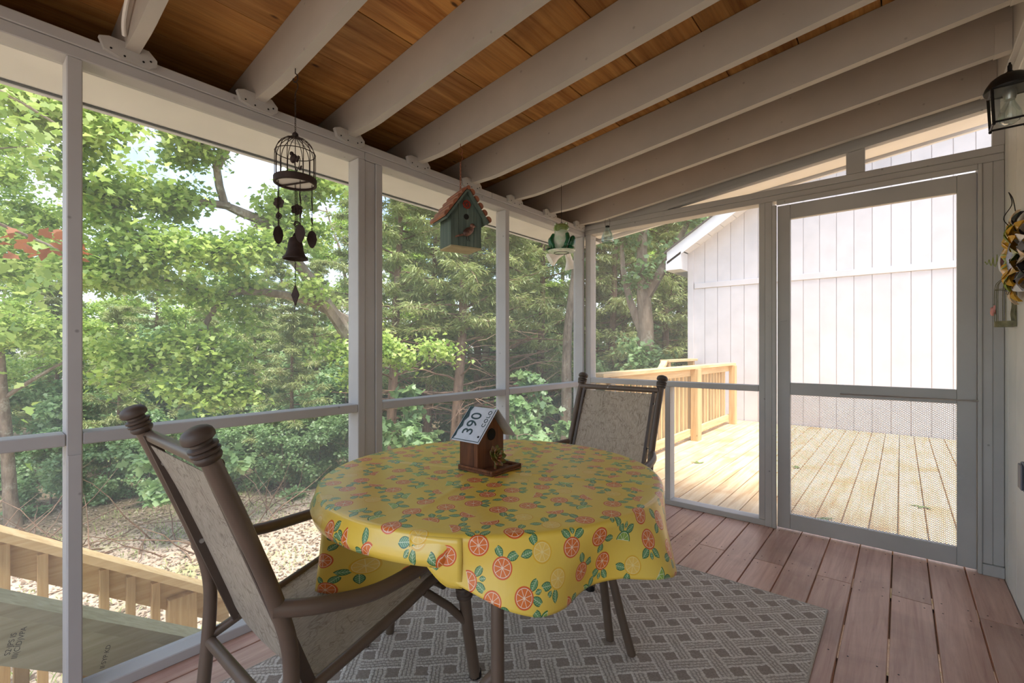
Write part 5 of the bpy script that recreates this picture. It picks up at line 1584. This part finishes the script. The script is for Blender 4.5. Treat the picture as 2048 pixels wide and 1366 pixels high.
for k_,x,y,a,sc in sorted(WOODS,key=lambda r:math.hypot(r[1],r[2])):
    n_,lab,ms,mt=LAB[k_]; b_=bay(x,y); q=rank.get((k_,b_),0); rank[(k_,b_)]=q+1
    tree(n_,lab+', '+ORD[q]+' through '+b_,ms,(M[mt[0]],M[mt[1]]),x,y,a,sc,None if k_=='B4' else {'B':'broadleaf trees of the woods','C':'cedars of the woods'}[k_[0]] if k_!='BB' else 'bushes under the trees')

# low oak saplings with pale leaves by the far screens
BS=broadleaf(31,1.7,0.75,900,0.13,0.025,0.35,shape=LEAF,nmain=7,subs=4)
for x,y,a,sc,lab in ((-4.9,5.9,0.3,1.15,'pale green oak sapling low behind the table birdhouse'),(-5.9,7.6,2.0,1.3,'pale green oak sapling under the frog birdhouse'),(-6.6,4.9,3.3,1.2,'pale oak sapling beside the middle post'),(-8.0,2.2,4.4,1.1,'small leafy sapling at the wood edge left of the foreground chair'),(-5.2,-0.5,1.0,0.9,'yellow-green sapling showing over the far stair rail')):
    tree('oak_sapling',lab,BS,(M['bark'],M['leaf2'] if x<-5.3 or x>-5.0 else M['leaf']),x,y,a,sc)
# spray of rusty dead leaves on a near branch at the far left
rng=np.random.default_rng(77)
mb=MB(); br=[(-4.9,-0.9,2.55),(-4.6,-0.35,2.20),(-4.35,0.1,1.95),(-4.25,0.45,1.78)]
br2=[(-4.6,-0.35,2.20),(-4.45,0.0,2.35),(-4.5,0.3,2.5)]
o0=Vector((-5.3,-1.4,0))
tdl=thing('maple_tree','near maple with a rusty dead-leaf branch at the far left','tree',(-5.3,-1.4,gh(-5.3,-1.4)))
zz=gh(-5.3,-1.4)
def lo_(p): return (p[0]+5.3,p[1]+1.4,p[2]-zz)
mb.tube([(0,0,-0.1),(0.02,0.03,1.5),(0.05,0.1,3.0),(0.1,0.2,4.6)],[0.07,0.06,0.05,0.03],7)
mb.tube(smooth_path([(0.06,0.12,3.6),lo_(br[0]),lo_(br[1]),lo_(br[2]),lo_(br[3])],4),[0.028-0.0014*i for i in range(17)],5)
mb.tube(smooth_path([lo_(p) for p in br2],4),[0.010-0.0009*i for i in range(9)],4)
mb.tube(smooth_path([(0.08,0.16,4.2),(0.5,0.7,4.6),(0.85,1.4,4.55),(1.0,1.9,4.3)],4),[0.025-0.0016*i for i in range(13)],5)
mb.tube(smooth_path([(0.06,0.10,3.2),(0.35,0.75,3.1),(0.55,1.3,2.85)],4),[0.02-0.002*i for i in range(9)],5)
link('trunk',mesh_of('trunk',mb,True),M['bark'],tdl)
def scat(cs,n,sd): 
    cs=np.array(cs); return cs[rng.integers(0,len(cs),n)]+rng.normal(0,sd,(n,3))
link('dead_leaves',leaves_mesh('dead_leaves',scat([lo_(br[2]),lo_(br[3]),lo_((-4.4,0.0,1.99)),lo_((-4.32,0.3,1.85))],46,0.075),0.085,rng,LEAF),M['deadleaf'],tdl,label='rusty brown dead leaves',kind='stuff')
link('foliage',leaves_mesh('foliage',np.concatenate([scat([(0.5,0.7,4.6),(0.85,1.4,4.55),(1.0,1.9,4.3),(0.7,1.2,4.7)],800,0.30),scat([(0.35,0.75,3.1),(0.55,1.3,2.85),(0.5,1.1,3.3),(0.6,1.5,3.5)],620,0.26),scat([lo_(p) for p in br2],90,0.12)]),0.072,rng,LEAF),M['leaf'],tdl,kind='stuff')

# brush of dead twigs along the wood edge
for i,(x,y,a) in enumerate(((-8.6,1.2,0.2),(-8.3,2.6,1.4),(-8.9,3.6,2.6),(-9.3,0.1,3.7))):
    rg2=np.random.default_rng(90+i); mb=MB()
    for k in range(26):
        tw=grow(rg2,np.array([rg2.normal(0,0.4),rg2.normal(0,0.5),0.0]),rdir(rg2,0.0,0.9),rg2.uniform(0.6,1.7),5,0.16,-0.04)
        mb.tube([tuple(z) for z in tw],[0.011,0.009,0.008,0.006,0.004,0.002],4,caps=False)
    t_=obj('dead_brush',mb,M['barkred'],None,True); t_.location=(x,y,gh(x,y)); t_.rotation_euler=(0,0,a)
    tag(t_,'tangle of bare dead twigs at the wood edge, '+('second','third','rightmost','leftmost')[i]+(' from left' if i<2 else ' of them'),'brush','dead brush along the wood edge')

# litter and grass on the ground near the porch
rng=np.random.default_rng(5)
n=46000
X=rng.uniform(-16,-2.4,n); Y=rng.uniform(-2.5,8.5,n)
Z=np.array([gh(a,b) for a,b in zip(X,Y)])+rng.uniform(0.004,0.025,n)
lt_=link('leaf_litter',leaves_mesh('leaf_litter',np.stack([X,Y,Z],1),0.055,rng,LEAF_S,0.35),M['dryleaf'],None,'scattered dry brown leaves over the yard','stuff'); lt_['category']='leaves'
n=9000
cx=rng.uniform(-10.5,-3,160); cy=rng.uniform(-1.5,6,160); kk=rng.integers(0,160,n)
X=cx[kk]+rng.normal(0,0.22,n); Y=cy[kk]+rng.normal(0,0.22,n); Z=np.array([gh(a,b) for a,b in zip(X,Y)])
me=leaves_mesh('grass',np.stack([X,Y,Z],1),0.10,rng,NEED,0.3)
co=np.empty(len(me.vertices)*3,np.float32); me.vertices.foreach_get('co',co); co=co.reshape(-1,4,3); base=co[:,0:1,:].copy(); off=co-base; L=np.linalg.norm(off,axis=2,keepdims=True); up=np.array([0,0,1.0]); off=off*0.55+L*up*0.8; off[:,0,:]=0
me.vertices.foreach_set('co',(base+off).astype(np.float32).ravel()); me.update()
gr=link('grass',me,M['grass'],None,'thin patches of short green grass in the yard','stuff'); gr['category']='grass'
